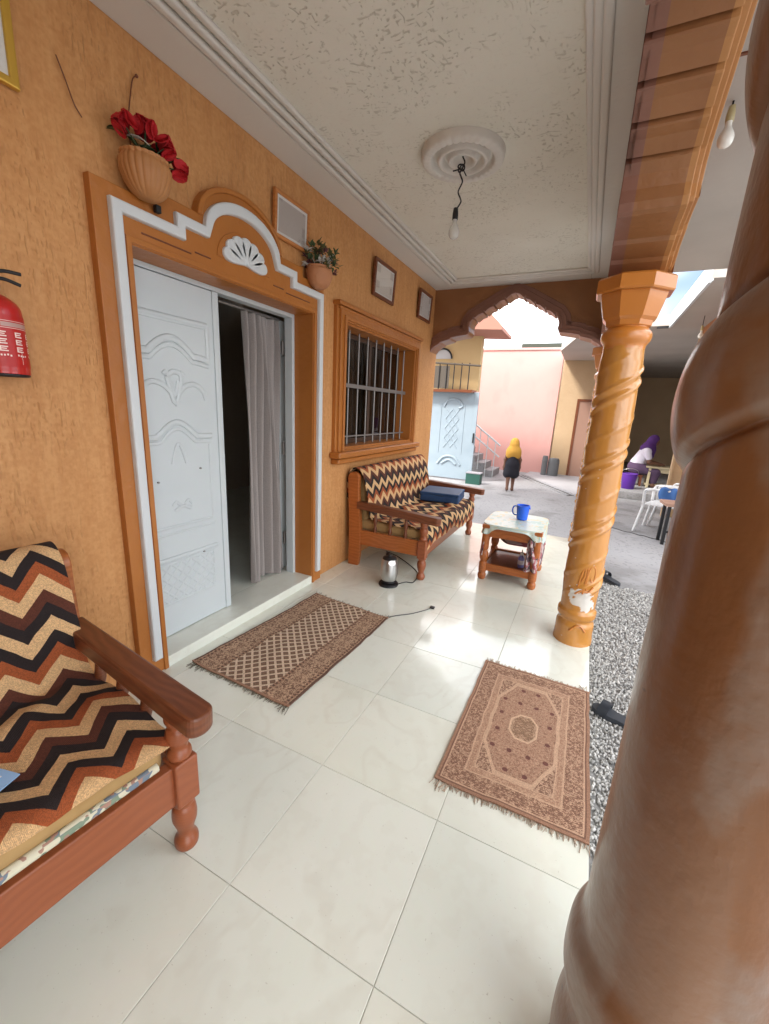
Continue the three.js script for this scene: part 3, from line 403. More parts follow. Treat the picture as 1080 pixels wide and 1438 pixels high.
// ------------------------------------------------------------------ wooden sofas; local x = front, z along the length, origin on the floor at the back
function sofa(label, x, z, turn) {
  const t = thing('wooden_sofa', label, 'sofa', [x, 0, z], turn, 'carved wooden sofas along the wall'), L = 0.81, FX = 0.75;
  for (const s of [-1, 1]) {
    const foot = turned([[0, 0.026], [0.012, 0.036], [0.035, 0.037], [0.06, 0.026], [0.08, 0.027], [0.12, 0.038], [0.16, 0.036], [0.178, 0.029], [0.188, 0.036], [0.198, 0.036]]).translate(FX, 0, s * L);
    const blk = rbox(FX - 0.038, FX + 0.038, 0.197, 0.36, s * L - 0.038, s * L + 0.038, 0.008);
    const up = turned([[0.358, 0.03], [0.37, 0.037], [0.385, 0.034], [0.4, 0.026], [0.43, 0.036], [0.46, 0.034], [0.475, 0.027], [0.5, 0.036], [0.53, 0.034]]).translate(FX, 0, s * L);
    part('leg', [foot, blk, up], M_wood, t);
    // back post: flat board with a rounded head
    const sh = new THREE.Shape(); sh.moveTo(0.02, 0); sh.lineTo(0.12, 0); sh.bezierCurveTo(0.15, 0.2, 0.14, 0.35, 0.13, 0.45); sh.bezierCurveTo(0.11, 0.62, 0.1, 0.74, 0.105, 0.83); sh.bezierCurveTo(0.1, 0.9, 0.0, 0.9, -0.005, 0.83); sh.bezierCurveTo(0.0, 0.6, 0.02, 0.4, 0.02, 0.2); sh.lineTo(0.02, 0);
    part('back_post', uvm(extrude(sh, 0.04, [], 0.006, 16).translate(0, 0, s * L - 0.02)), M_woodOr, t);
    // arm: thick plank, rounded front end
    const a = new THREE.Shape(); a.moveTo(0.1, -0.036); a.lineTo(0.86, -0.042); a.bezierCurveTo(0.905, -0.042, 0.905, 0.042, 0.86, 0.042); a.lineTo(0.1, 0.036); a.lineTo(0.1, -0.036);
    part('arm', uvm(extrude(a, 0.05, [], 0.009, 12).rotateX(-Math.PI / 2).rotateZ(-0.05).translate(0, 0.565, s * L)), M_woodDk, t);
    part('side_rail', rbox(0.12, FX - 0.03, 0.21, 0.35, s * L - 0.015, s * L + 0.015, 0.004), M_woodOr, t);
    for (const sx of [0.28, 0.43, 0.58]) part('spindle', turned([[0.345, 0.012], [0.38, 0.018], [0.41, 0.011], [0.45, 0.019], [0.5, 0.013], [0.52, 0.013]], 14, 24).translate(sx, 0, s * L), M_woodDk, t);
  }
  part('front_rail', rbox(FX - 0.02, FX + 0.02, 0.205, 0.35, -L + 0.03, L - 0.03, 0.006), M_wood, t);
  part('back_rail', rbox(0.03, 0.07, 0.21, 0.35, -L + 0.02, L - 0.02, 0.005), M_woodOr, t);
  part('top_rail', rbox(0.035, 0.08, 0.76, 0.85, -L + 0.02, L - 0.02, 0.012), M_woodOr, t);
  for (let i = 0; i < 7; i++) { const z2 = mix(-0.66, 0.66, i / 6); part('back_slat', uvm(new RoundedBoxGeometry(0.016, 0.46, 0.05, 2, 0.004).rotateZ(0.1).translate(0.07, 0.56, z2)), M_woodOr, t); }
  // mattress and the printed edge of its cover
  part('mattress', uvm(new RoundedBoxGeometry(0.66, 0.10, 1.54, 4, 0.035).translate(0.415, 0.385, 0)), M_foam, t);
  part('mattress_piping', uvm(tube([[0.748, 0.372, -0.74], [0.752, 0.376, -0.4], [0.746, 0.37, 0], [0.752, 0.377, 0.4], [0.748, 0.372, 0.74]], 0.014, 80, 8)), M_floral, t);
  part('back_cushion', uvm(new RoundedBoxGeometry(0.08, 0.42, 1.5, 4, 0.036).rotateZ(0.12).translate(0.105, 0.62, 0)), M_foam, t);
  return t;
}
function blanket(label, x, z, turn, front, ov, ph) {
  const key = [[-0.03, 0.62], [-0.025, 0.82], [0.02, 0.905], [0.085, 0.91], [0.135, 0.85], [0.175, 0.7], [0.2, 0.55], [0.225, 0.47], [0.28, 0.447], [0.42, 0.449], [0.56, 0.447]];
  const prof = (zz) => { const f = front(zz); return [...key, [0.62 + f * 0.5, 0.445], ...ov(f)]; };
  const cache = new Map();
  const walk = (u) => { // evenly spaced points along the profile at this place on the length
    if (cache.has(u)) return cache.get(u);
    const pts = new THREE.CatmullRomCurve3(prof(mix(-0.8, 0.8, u)).map(([x, y]) => V(x, y, 0)), false, 'catmullrom', 0.5); pts.arcLengthDivisions = 300; cache.set(u, pts); return pts; };
  const LEN = walk(0.5).getLength();
  const g = sheet((u, v) => {
    const zz = mix(-0.8, 0.8, u), q = walk(u).getPointAt(1 - v); let X = q.x, Y = q.y;
    const wr = (fbm(u * 0.999, v * 0.999, 9, 7, 3, 300 + ph) - 0.5), seat = smooth(0.16, 0.3, X), fold = Math.sin(zz * 9 + X * 16 + ph) * 0.005 + Math.max(0, Math.sin(zz * 5.3 - X * 11 + ph * 2)) ** 6 * 0.012;
    Y += (wr * 0.034 + fold * 1.7) * seat; X += (wr * 0.02) * (1 - seat);
    if (Y > 0.5 && X > 0.1) { const b = Math.exp(-((((zz + 5) % 0.3) - 0.15) ** 2) / 0.0009 - ((Y - 0.66) ** 2) / 0.0009); X -= 0.014 * b; }
    return [X, Y, zz];
  }, 150, 110, 0.006, 1.6, LEN);
  const t = thing('zigzag_throw', label, 'throw', [x, 0, z], turn, 'zigzag throws on the sofas'); part('throw_cloth', g, M_chev, t);
  for (let i = 0; i < 5; i++) part('button', new THREE.SphereGeometry(0.011, 12, 8).scale(0.6, 1, 1).translate(0.168, 0.66, -0.6 + 0.3 * i), M_woodDk, t);
  return t;
}
sofa('wooden sofa with dark plank arm and red-brown rail, below the fire extinguisher', -1.828, 0.028, -0.1);
sofa('wooden sofa with spindled arms below the barred window', -1.885, -4.03, 0);
blanket('zigzag striped throw leaving the mattress edge bare on the sofa below the fire extinguisher', -1.828, 0.028, -0.1, (z) => 0.02 * Math.sin(z * 5) - 0.02 - 0.05 * Math.max(0, Math.sin(z * 3 + 1.2)), (f) => [[0.70 + f * 0.7, 0.447], [0.742 + f * 0.7, 0.44], [0.766 + f * 0.7, 0.42]], 1);
blanket('zigzag striped throw drooping over the seat of the sofa below the window', -1.885, -4.03, 0, (z) => 0.02 * Math.sin(z * 4), (f) => [[0.70, 0.446], [0.755, 0.43], [0.785, 0.39], [0.79, 0.33 + f], [0.785, 0.27 + f * 2]], 2);
{ // things lying on the sofas
  const T = mat({ map: tex(128, 128, (u, v) => lerp3(rgb(24, 54, 92), rgb(34, 70, 112), fbm(u, v, 6, 6, 4, 311)), true, 2, 2), roughness: 0.55 });
  const c = thing('blue_case', 'flat dark blue padded case lying on the sofa below the window', 'case', [-1.40, 0.455, -4.52], 0.12);
  part('case_body', uvm(new RoundedBoxGeometry(0.44, 0.085, 0.42, 4, 0.02).translate(0, 0.05, 0)), T, c);
  part('case_lid', uvm(new RoundedBoxGeometry(0.445, 0.03, 0.425, 4, 0.012).translate(0, 0.1, 0)), T, c);
  part('zip', new THREE.TorusGeometry(0.2, 0.003, 6, 40).scale(1.1, 1.05, 1).rotateX(Math.PI / 2).scale(1, 1, 1).translate(0, 0.083, 0), M_blackMetal, c);
  const p = thing('leaflet', 'small pale blue leaflet lying on the zigzag throw', 'leaflet', [-1.275, 0.462, -0.325], 0.3);
  part('paper', sheet((u, v) => [0.16 * (u - 0.5), 0.006 * Math.sin(u * 3), 0.1 * (v - 0.5)], 8, 6, 0.003), mat({ color: lin(0.3, 0.5, 0.78), roughness: 0.5 }), p);
  part('print', box(-0.05, 0.05, 0.0085, 0.0095, -0.03, 0.03), mat({ color: lin(0.7, 0.78, 0.85), roughness: 0.5 }), p);
}
// ------------------------------------------------------------------ rugs
const q4 = (c) => { // bilinear patch on the floor from four corners
  const [A, B, C, D] = c; return (u, v) => [mix(mix(A[0], B[0], u), mix(D[0], C[0], u), v), mix(mix(A[1], B[1], u), mix(D[1], C[1], u), v)]; };
function rug(name, label, corners, T, w, h, seed, wave, fr) {
  const t = thing(name, label, 'rug'), P = q4(corners), R = rng(seed);
  const yy = (u, v) => 0.0045 + wave * Math.max(0, fbm(u * 0.99, v * 0.99, 4, 5, 3, seed) - 0.45) ** 1.3 + wave * 0.25 * (u < 0.03 || u > 0.97 ? R() * 0.3 : 0);
  const edge = (u, v) => { const [x, z] = P(u, v); const e = 0.006 * (vnoise(u * 9, v * 14, 999, 999, seed) - 0.5); return [x + e, z + e]; };
  part('rug_pile', sheet((u, v) => { const [x, z] = edge(u, v); return [x, yy(u, v), z]; }, 60, 90, 0.007, 1, 1), mat({ map: T, roughness: 0.97, bumpMap: T_weave, bumpScale: 0.0015 }), t);
  const M_fr = mat({ color: lin(...fr), roughness: 0.95 });
  for (const v of [0, 1]) { const g = []; const n = 110; for (let i = 0; i < n; i++) { const u = (i + R() * 0.9) / n, [x, z] = P(u, v), s = v ? 1 : -1, l = 0.012 + 0.028 * R() * R() + (i < 14 || i > n - 9 ? 0.03 * R() : 0), a = (R() - 0.5) * 1.3; g.push(rod([x, 0.004, z - s * 0.008], [x + l * Math.sin(a), 0.0025 + 0.004 * R(), z + s * l * Math.cos(a)], 0.0011 + 0.0007 * R(), 4)); } const f = part('fringe', g, M_fr, t); f.userData.kind = 'stuff'; }
}
const mot = (x, y, f, s) => { const a = fbm(x, y, f, f, 2, s), b = vnoise(x * f * 2.3, y * f * 2.3, 999, 999, s + 3), w = 0.5 + 0.5 * Math.sin(x * f * 7 + 4 * a) * Math.sin(y * f * 7 + 4 * b); return a * 0.4 + b * 0.25 + w * 0.35; };
const T_rug1 = tex(512, 800, (u, v) => {
  const W = 0.67, Hh = 1.06, x = u * W, y = v * Hh, e = Math.min(x, W - x), c1 = rgb(104, 76, 62), c2 = rgb(204, 172, 142), c3 = rgb(164, 126, 102), fz = 0.86 + 0.28 * vnoise(u * 300, v * 460, 300, 460, 401);
  let c; const ey = Math.min(y, Hh - y);
  if (e < 0.012) c = c1; else if (e < 0.175) { // long side borders
    const my = Math.abs(((y / 0.21) % 1) - 0.5), mx = Math.abs((e - 0.095) / 0.16), n = mot(mx, my, 17, 402); c = n > 0.56 ? c1 : n > 0.47 ? c3 : c2; if (Math.abs(e - 0.026) < 0.006 || Math.abs(e - 0.165) < 0.007) c = (Math.floor(y / 0.012) % 2) ? c1 : c3;
  } else { const s = 0.058, a = (x - W / 2) / s, b = y / s, p = Math.abs(((a + b) % 1 + 1) % 1 - 0.5), q = Math.abs(((a - b) % 1 + 1) % 1 - 0.5), d = Math.min(p, q); c = d < 0.15 ? rgb(214, 190, 164) : rgb(122, 92, 74); if (d > 0.32) c = rgb(132, 100, 80); }
  if (ey < 0.012) c = c3; return [c[0] * fz, c[1] * fz, c[2] * fz];
});
rug('woven_rug', 'brown woven rug with a diamond lattice field, in front of the doorway', [[-1.728, -2.486], [-1.071, -2.422], [-1.112, -1.372], [-1.812, -1.398]], T_rug1, 0.67, 1.06, 411, 0.03, [0.16, 0.14, 0.1]);
const T_rug2 = tex(640, 1024, (u, v) => {
  const W = 0.575, Hh = 0.92, x = u * W, y = v * Hh, ax = Math.abs(x - W / 2), ay = Math.abs(y - Hh / 2), e = Math.min(W / 2 - ax, Hh / 2 - ay), dk = rgb(130, 94, 76), md = rgb(166, 126, 102), lt = rgb(202, 166, 138), fz = 0.84 + 0.3 * vnoise(u * 360, v * 560, 360, 560, 421);
  let c; const n = mot(ax * 1.7, ay * 1.7, 62, 422), n2 = mot(ax * 2.1 + 0.3, ay * 2.1, 84, 425);
  if (e < 0.012) c = md; else if (e < 0.018) c = dk; else if (e < 0.024) c = lt; else if (e < 0.095) c = n > 0.56 ? lt : n > 0.48 ? md : dk; else if (e < 0.102) c = lt; else if (e < 0.128) c = n2 > 0.53 ? lt : md; else if (e < 0.133) c = lt;
  else {
    const fx = W / 2 - 0.133, fy = Hh / 2 - 0.133, oct = Math.max(ax / fx, ay / fy, (ax / fx + ay / fy) / 1.52), m8 = Math.max(ax / 0.062, ay / 0.085, (ax / 0.062 + ay / 0.085) / 1.45);
    if (Math.abs(m8 - 1) < 0.07) c = rgb(210, 176, 146); else if (m8 < 1) c = n2 > 0.55 ? lt : rgb(136, 104, 80);
    else if (Math.abs(oct - 0.965) < 0.035) c = lt; else if (oct > 1) c = n > 0.53 ? lt : dk;
    else { c = n2 > 0.6 ? lt : n > 0.6 ? dk : rgb(172, 132, 108); const fx2 = (ax % 0.075) - 0.04, fy2 = (ay % 0.11) - 0.06; if (Math.hypot(fx2, fy2) < 0.011) c = rgb(116, 72, 64); }
  }
  return [c[0] * fz, c[1] * fz, c[2] * fz];
});
rug('persian_rug', 'faded rose-brown patterned rug with an octagon medallion, beside the gravel edge', [[-0.346, -2.275], [0.221, -2.262], [0.224, -1.345], [-0.347, -1.342]], T_rug2, 0.575, 0.92, 431, 0.014, [0.42, 0.32, 0.24]);
// ------------------------------------------------------------------ things on the wall
function frame(label, z0, z1, y0, y1, m, paper, w, tilt, lines) {
  const cz = (z0 + z1) / 2, t = thing('picture_frame', label, 'picture frame', [WX + 0.012, y0, -cz], 0, 'framed certificates on the wall'), W = z1 - z0, H = y1 - y0;
  const T = (g) => uvm(g.rotateY(Math.PI / 2)).rotateZ(-tilt);
  part('frame_moulding', T(extrude([[-W / 2, 0], [W / 2, 0], [W / 2, H], [-W / 2, H]], 0.014, [[[-W / 2 + w, w], [W / 2 - w, w], [W / 2 - w, H - w], [-W / 2 + w, H - w]]], 0.005)), m, t);
  part('mount', T(new THREE.BoxGeometry(W - 2 * w + 0.004, H - 2 * w + 0.004, 0.004).translate(0, H / 2, 0.006)), mat({ color: lin(0.72, 0.72, 0.7), roughness: 0.5 }), t);
  part('print', T(new THREE.BoxGeometry((W - 2 * w) * lines[0], (H - 2 * w) * lines[1], 0.002).translate(0, H / 2, 0.0095)), paper, t);
  part('glass', T(new THREE.BoxGeometry(W - 2 * w + 0.002, H - 2 * w + 0.002, 0.001).translate(0, H / 2, 0.0125)), M_clear, t);
  return t;
}
const page = (s, a, b) => mat({ map: tex(128, 128, (u, v) => { const on = (Math.floor(v * 15) % 2) && h2(Math.floor(u * 26), Math.floor(v * 15), s) > 0.3 && u > 0.1 && u < 0.9 && v > 0.08 && v < 0.92; return on ? lerp3(a, b, 0.45) : lerp3(a, b, 0.12 * fbm(u, v, 4, 4, 3, s)); }), roughness: 0.45 });
const M_pale = mat({ map: woodT(rgb(176, 110, 56), rgb(200, 134, 76), 441), roughness: 0.4 }), M_goldf = mat({ color: lin(0.62, 0.38, 0.06), roughness: 0.3, metalness: 0.5 });
frame('certificate in a light wood frame with a white border, above the door arch', 2.25, 2.60, 2.445, 2.70, M_pale, page(442, rgb(176, 168, 164), rgb(120, 108, 104)), 0.022, 0.05, [0.86, 0.84]);
frame('dark wood framed certificate above the window top', 3.56, 3.99, 2.43, 2.735, M_woodDk, page(443, rgb(214, 208, 200), rgb(150, 140, 132)), 0.03, 0.06, [0.9, 0.9]);
frame('small dark framed certificate beside the veranda corner', 4.64, 5.03, 2.46, 2.76, M_woodDk, page(444, rgb(206, 206, 204), rgb(120, 120, 126)), 0.03, 0.06, [0.9, 0.9]);
frame('gold framed picture high on the wall above the fire extinguisher', 0.50, 0.968, 2.43, 2.80, M_goldf, page(445, rgb(222, 218, 208), rgb(140, 130, 120)), 0.026, 0.03, [0.9, 0.9]);
{ // wall pots
  const R = rng(5);
  const pot = (name, label, z, y, w, h, m, ribs) => {
    const t = thing(name, label, 'wall pot', [WX + 0.002, y, z], 0, 'flower pots on the wall');
    const pr = new THREE.SplineCurve([[0.002, 0], [0.35, 0.02], [0.72, 0.2], [0.95, 0.55], [0.98, 0.8], [0.9, 0.93], [0.94, 1], [0.86, 1], [0.8, 0.9]].map(([r, q]) => new THREE.Vector2(r * w, q * h))).getPoints(50);
    const g = new THREE.LatheGeometry(pr, 176), p = g.attributes.position; if (ribs) for (let i = 0; i < p.count; i++) { const a = Math.atan2(p.getX(i), p.getZ(i)), k = 1 + 0.05 * Math.pow(Math.abs(Math.sin(a * 11)), 0.7); p.setX(i, p.getX(i) * k); p.setZ(i, p.getZ(i) * k); } g.computeVertexNormals();
    part('pot', g.scale(0.9, 1, 1).translate(w * 0.86, 0, 0), m, t); part('soil', new THREE.CylinderGeometry(w * 0.8, w * 0.8, 0.01, 24).scale(0.9, 1, 1).translate(w * 0.86, h * 0.9, 0), M_dark, t); return t;
  };
  const leafG = (l, w2) => { const s = new THREE.Shape(); s.moveTo(0, 0); s.bezierCurveTo(w2, l * 0.3, w2 * 0.8, l * 0.7, 0, l); s.bezierCurveTo(-w2 * 0.8, l * 0.7, -w2, l * 0.3, 0, 0); const g = new THREE.ExtrudeGeometry(s, { depth: 0.0012, bevelEnabled: false, curveSegments: 5 }), p = g.attributes.position; for (let i = 0; i < p.count; i++) p.setZ(i, p.getZ(i) - 2.2 * p.getY(i) ** 2 + Math.abs(p.getX(i)) * 0.5); g.computeVertexNormals(); return g; };
  const M_red = mat({ color: lin(0.5, 0.014, 0.02), roughness: 0.75 }), M_leaf = phys({ color: lin(0.05, 0.085, 0.03), roughness: 0.6 }), M_gyp = mat({ color: lin(0.62, 0.6, 0.56), roughness: 0.7 });
  const a = pot('flower_pot', 'ribbed tan wall pot with red artificial roses, above the door corner', -1.37, 2.262, 0.1, 0.15, mat({ map: tex(128, 128, (u, v) => lerp3(rgb(170, 116, 68), rgb(188, 134, 84), fbm(u, v, 6, 6, 4, 451))), roughness: 0.55 }), true);
  const rose = (x, y, z, r) => { const g = []; for (let k = 0; k < 15; k++) { const ring = k < 5 ? 0 : k < 9 ? 1 : 2, an = k * 2.4 + R(), tilt = 0.25 + ring * 0.42, s = new THREE.SphereGeometry(r * (0.42 + 0.14 * ring), 10, 7, 0, Math.PI * 2, 0, 1.25).scale(1, 0.55, 1).rotateX(-tilt * 1.5).translate(0, r * (0.25 - 0.16 * ring), r * (0.16 + 0.3 * ring)).rotateY(an); g.push(s); } const d = V(x - 0.09, y - 0.17, z).normalize(); return merge(g).applyQuaternion(new THREE.Quaternion().setFromUnitVectors(V(0, 1, 0), d)).translate(x, y, z); };
  for (const [x, y, z, r] of [[0.09, 0.235, 0.085, 0.052], [0.13, 0.25, 0.02, 0.05], [0.16, 0.205, -0.05, 0.05], [0.15, 0.15, -0.12, 0.048], [0.07, 0.27, -0.02, 0.045], [0.06, 0.22, -0.1, 0.045]]) { part('rose', rose(x, y, z, r), M_red, a); part('stem', bar([0.09, 0.14, 0], [x, y, z], 0.003, 5), M_leaf, a); }
  for (let i = 0; i < 14; i++) { const an = R() * 6.28; part('leaf', leafG(0.06 + 0.03 * R(), 0.018).rotateX(-0.9 - 0.5 * R()).rotateY(an).translate(0.09 + 0.04 * Math.cos(an), 0.155 + 0.06 * R(), 0.08 * Math.sin(an)), M_leaf, a); }
  part('white_leaf', leafG(0.11, 0.02).rotateX(-1.0).rotateY(1.9).translate(0.16, 0.17, 0.03), M_gyp, a);
  part('bracket', rbox(-0.004, 0.02, -0.02, 0.01, -0.075, -0.05, 0.003).translate(0.05, 0, 0), M_blackMetal, a);
  part('hook_wire', [tube([[0.006, 0.18, 0.0], [0.012, 0.28, 0.01], [0.008, 0.38, -0.01], [0.006, 0.46, -0.03], [0.012, 0.48, -0.045]], 0.0025, 30, 5), new THREE.SphereGeometry(0.007, 8, 6).translate(0.012, 0.48, -0.046)], M_woodDk, a);
  const b = pot('flower_pot', 'smooth terracotta wall pot of small green and white sprigs, between door and window', -2.64, 2.235, 0.1, 0.135, mat({ color: lin(0.46, 0.2, 0.09), roughness: 0.6, bumpMap: T_fineB, bumpScale: 0.003 }), false);
  const MG = [M_leaf, mat({ color: lin(0.10, 0.10, 0.035), roughness: 0.7 }), M_gyp, mat({ color: lin(0.11, 0.035, 0.04), roughness: 0.7 })];
  for (let i = 0; i < 34; i++) { const an = R() * 6.28, q = 0.115 * Math.sqrt(R()), x = 0.085 + q * Math.cos(an) * 0.8, z = q * Math.sin(an) * 1.25 - 0.03, y = 0.13 + 0.19 * R() * (1.15 - q * 5); const m = MG[i % 4], g = [bar([0.085, 0.11, 0], [x, y, z], 0.0018, 4)]; for (let k = 0; k < 9; k++) g.push(leafG(0.03 + 0.02 * R(), 0.012).rotateX(-0.3 - 1.4 * R()).rotateY(R() * 6.28).translate(x + (R() - 0.5) * 0.03, y - 0.02 * R(), z + (R() - 0.5) * 0.03)); part('sprig', g, m, b); }
}
solo('wall_wire', tube([[WX + 0.012, 2.62, -1.105], [WX + 0.01, 2.56, -1.13], [WX + 0.012, 2.5, -1.15], [WX + 0.01, 2.47, -1.175]], 0.0022, 40, 6), M_woodDk, 'short kinked brown wire hanging on the wall beside the gold frame', 'wire');
{ // fire extinguisher
  const t = thing('fire_extinguisher', 'red fire extinguisher with pale printed label hung on the orange wall', 'fire extinguisher', [WX + 0.085, 1.50, -0.775], 0);
  const M_redp = phys({ color: lin(0.5, 0.014, 0.012), roughness: 0.3, clearcoat: 0.4 });
  part('cylinder', lathe(new THREE.SplineCurve([[0.001, 0.0], [0.06, 0.0], [0.068, 0.012], [0.068, 0.1], [0.068, 0.19], [0.06, 0.225], [0.035, 0.248], [0.018, 0.256], [0.018, 0.27]].map((p) => new THREE.Vector2(...p))).getPoints(60).map((p) => [Math.max(p.x, 0.001), p.y]), 48), M_redp, t);
  part('base_ring', new THREE.TorusGeometry(0.06, 0.006, 8, 40).rotateX(Math.PI / 2).translate(0, -0.003, 0), M_blackMetal, t);
  part('valve', [lathe([[0.016, 0.262], [0.02, 0.27], [0.02, 0.295], [0.012, 0.3], [0.001, 0.3]], 20), rod([0, 0.285, 0], [0.04, 0.285, 0.01], 0.009)], M_steel, t);
  part('handle', [tube([[0, 0.298, 0.01], [0.01, 0.306, -0.03], [0.015, 0.296, -0.075]], 0.006, 16, 8), tube([[0, 0.31, 0.01], [0.01, 0.33, -0.03], [0.015, 0.332, -0.08]], 0.006, 16, 8)], M_blackMetal, t);
  const cv = document.createElement('canvas'); cv.width = 512; cv.height = 256; const c = cv.getContext('2d'); c.fillStyle = '#b81a16'; c.fillRect(0, 0, 512, 256); c.fillStyle = '#e6c9c0'; c.fillRect(0, 28, 512, 3); c.fillRect(0, 62, 512, 3); c.fillStyle = '#b9958c'; c.fillRect(150, 36, 200, 22);
  c.fillStyle = '#f0dcd4'; const R = rng(9); for (let col = 0; col < 5; col++) for (let row = 0; row < 4; row++) { const x = 30 + col * 96, y = 82 + row * 36; if (row < 3) { c.fillRect(x, y, 46, 6); c.fillRect(x, y, 9, 25); c.fillRect(x, y + 10, 38, 5); c.fillRect(x, y + 20, 46, 6); } else { for (let k = 0; k < 4; k++) c.fillRect(x + k * 17, y + 6 * R(), 10, 9); } } c.fillRect(250, 180, 3, 60);
  const ct = new THREE.CanvasTexture(cv); ct.colorSpace = THREE.SRGBColorSpace;
  part('label', new THREE.CylinderGeometry(0.0688, 0.0688, 0.165, 48, 1, true, 0.2, 3.6).translate(0, 0.105, 0), mat({ map: ct, roughness: 0.4, side: THREE.DoubleSide }), t);
  part('wall_bracket', rbox(-0.09, -0.066, 0.1, 0.24, -0.025, 0.025, 0.004), M_blackMetal, t);
}
// ------------------------------------------------------------------ hanging bulbs
function pendant(name, label, [x, y, z], len, on, group, wob = 0.016) {
  const t = thing(name, label, 'light bulb', [x, y, z], 0, group), pts = [[0, 0, 0]]; for (let i = 1; i <= 8; i++) pts.push([wob * Math.sin(i * 2.1), -len * i / 8, wob * Math.cos(i * 1.7)]);
  part('cord', tube(pts, 0.0045, 60, 6), M_blackMetal, t); const [bx, by, bz] = pts[8];
  part('socket', lathe([[0.001, 0.035], [0.013, 0.03], [0.017, 0.0], [0.017, -0.03], [0.001, -0.03]], 18).translate(bx, by - 0.02, bz), on ? mat({ color: lin(0.5, 0.42, 0.22), roughness: 0.4 }) : M_blackMetal, t);
  part('bulb', lathe(new THREE.SplineCurve([[0.0135, -0.028], [0.014, -0.05], [0.028, -0.078], [0.032, -0.1], [0.024, -0.124], [0.001, -0.135]].map((p) => new THREE.Vector2(...p))).getPoints(24).map((p) => [Math.max(0.001, p.x), p.y]), 24).translate(bx, by - 0.02, bz), on ? mat({ color: lin(0.85, 0.83, 0.76), roughness: 0.2 }) : M_bulb, t); return t;
}
const pb = pendant('pendant_bulb', 'bare bulb on a kinked black cord below the ceiling medallion', [-0.884, 2.875, -2.68], 0.27, false);
part('cord_knot', [new THREE.TorusKnotGeometry(0.014, 0.0045, 50, 6, 2, 3).translate(-0.005, -0.055, 0), bar([-0.005, -0.06, 0], [-0.05, -0.068, 0.01], 0.004, 6), bar([0.005, -0.06, 0], [0.03, -0.1, 0], 0.0035, 6)], M_blackMetal, pb);
pendant('eave_bulb', 'white bulb in a brass socket hanging outside the side arch', [0.37, 2.89, -2.72], 0.03, true, undefined, 0);
pendant('porch_bulb', 'small white bulb hanging below the neighbouring porch ceiling', [1.20, 2.9, -7.4], 0.14, true, undefined, 0);
// ------------------------------------------------------------------ kettle and its flex
{
  const t = thing('electric_kettle', 'steel electric kettle with black handle standing on the tiles by the sofa leg', 'kettle', [-1.328, 0, -2.965], 2.2);
  part('power_base', lathe([[0.001, 0.0], [0.082, 0.0], [0.085, 0.008], [0.08, 0.02], [0.03, 0.026], [0.001, 0.026]], 40), M_blackMetal, t);
  part('body', lathe(new THREE.SplineCurve([[0.058, 0.045], [0.064, 0.055], [0.074, 0.1], [0.072, 0.17], [0.064, 0.225], [0.058, 0.236]].map((p) => new THREE.Vector2(...p))).getPoints(40).map((p) => [p.x, p.y]), 48), M_steel, t);
  part('bottom_band', lathe([[0.03, 0.026], [0.06, 0.028], [0.063, 0.05], [0.001, 0.05]], 40), M_blackMetal, t);
  part('lid', [lathe([[0.06, 0.234], [0.056, 0.246], [0.02, 0.256], [0.001, 0.257]], 40), lathe([[0.012, 0.254], [0.014, 0.268], [0.001, 0.27]], 16)], M_blackMetal, t);
  part('handle', tube([[0.055, 0.235, 0], [0.1, 0.245, 0], [0.122, 0.2, 0], [0.12, 0.12, 0], [0.1, 0.065, 0], [0.068, 0.06, 0]], 0.012, 40, 10), M_blackMetal, t);
  part('spout', new THREE.ConeGeometry(0.03, 0.06, 16).scale(0.7, 1, 1).rotateZ(-2.1).translate(-0.072, 0.215, 0), M_steel, t);
  solo('power_cord', tube([[-1.27, 0.006, -2.98], [-1.22, 0.0045, -3.08], [-1.16, 0.0045, -3.12], [-1.22, 0.0045, -3.35], [-1.5, 0.0045, -3.6], [-1.7, 0.0045, -3.7]], 0.004, 60, 6), M_blackMetal, 'thin dark kettle flex running under the sofa below the window', 'cable');
  const c = thing('loose_cable', 'thin grey cable lying on the tiles beside the lattice rug', 'cable'); part('flex', tube([[-1.09, 0.0045, -2.44], [-1.02, 0.0045, -2.52], [-0.96, 0.0045, -2.58], [-0.9, 0.0045, -2.67], [-0.865, 0.0045, -2.735]], 0.0035, 40, 6), mat({ color: lin(0.1, 0.1, 0.1), roughness: 0.6 }), c); part('plug', rbox(-0.875, -0.84, 0.001, 0.014, -2.765, -2.735, 0.004), M_blackMetal, c);
}
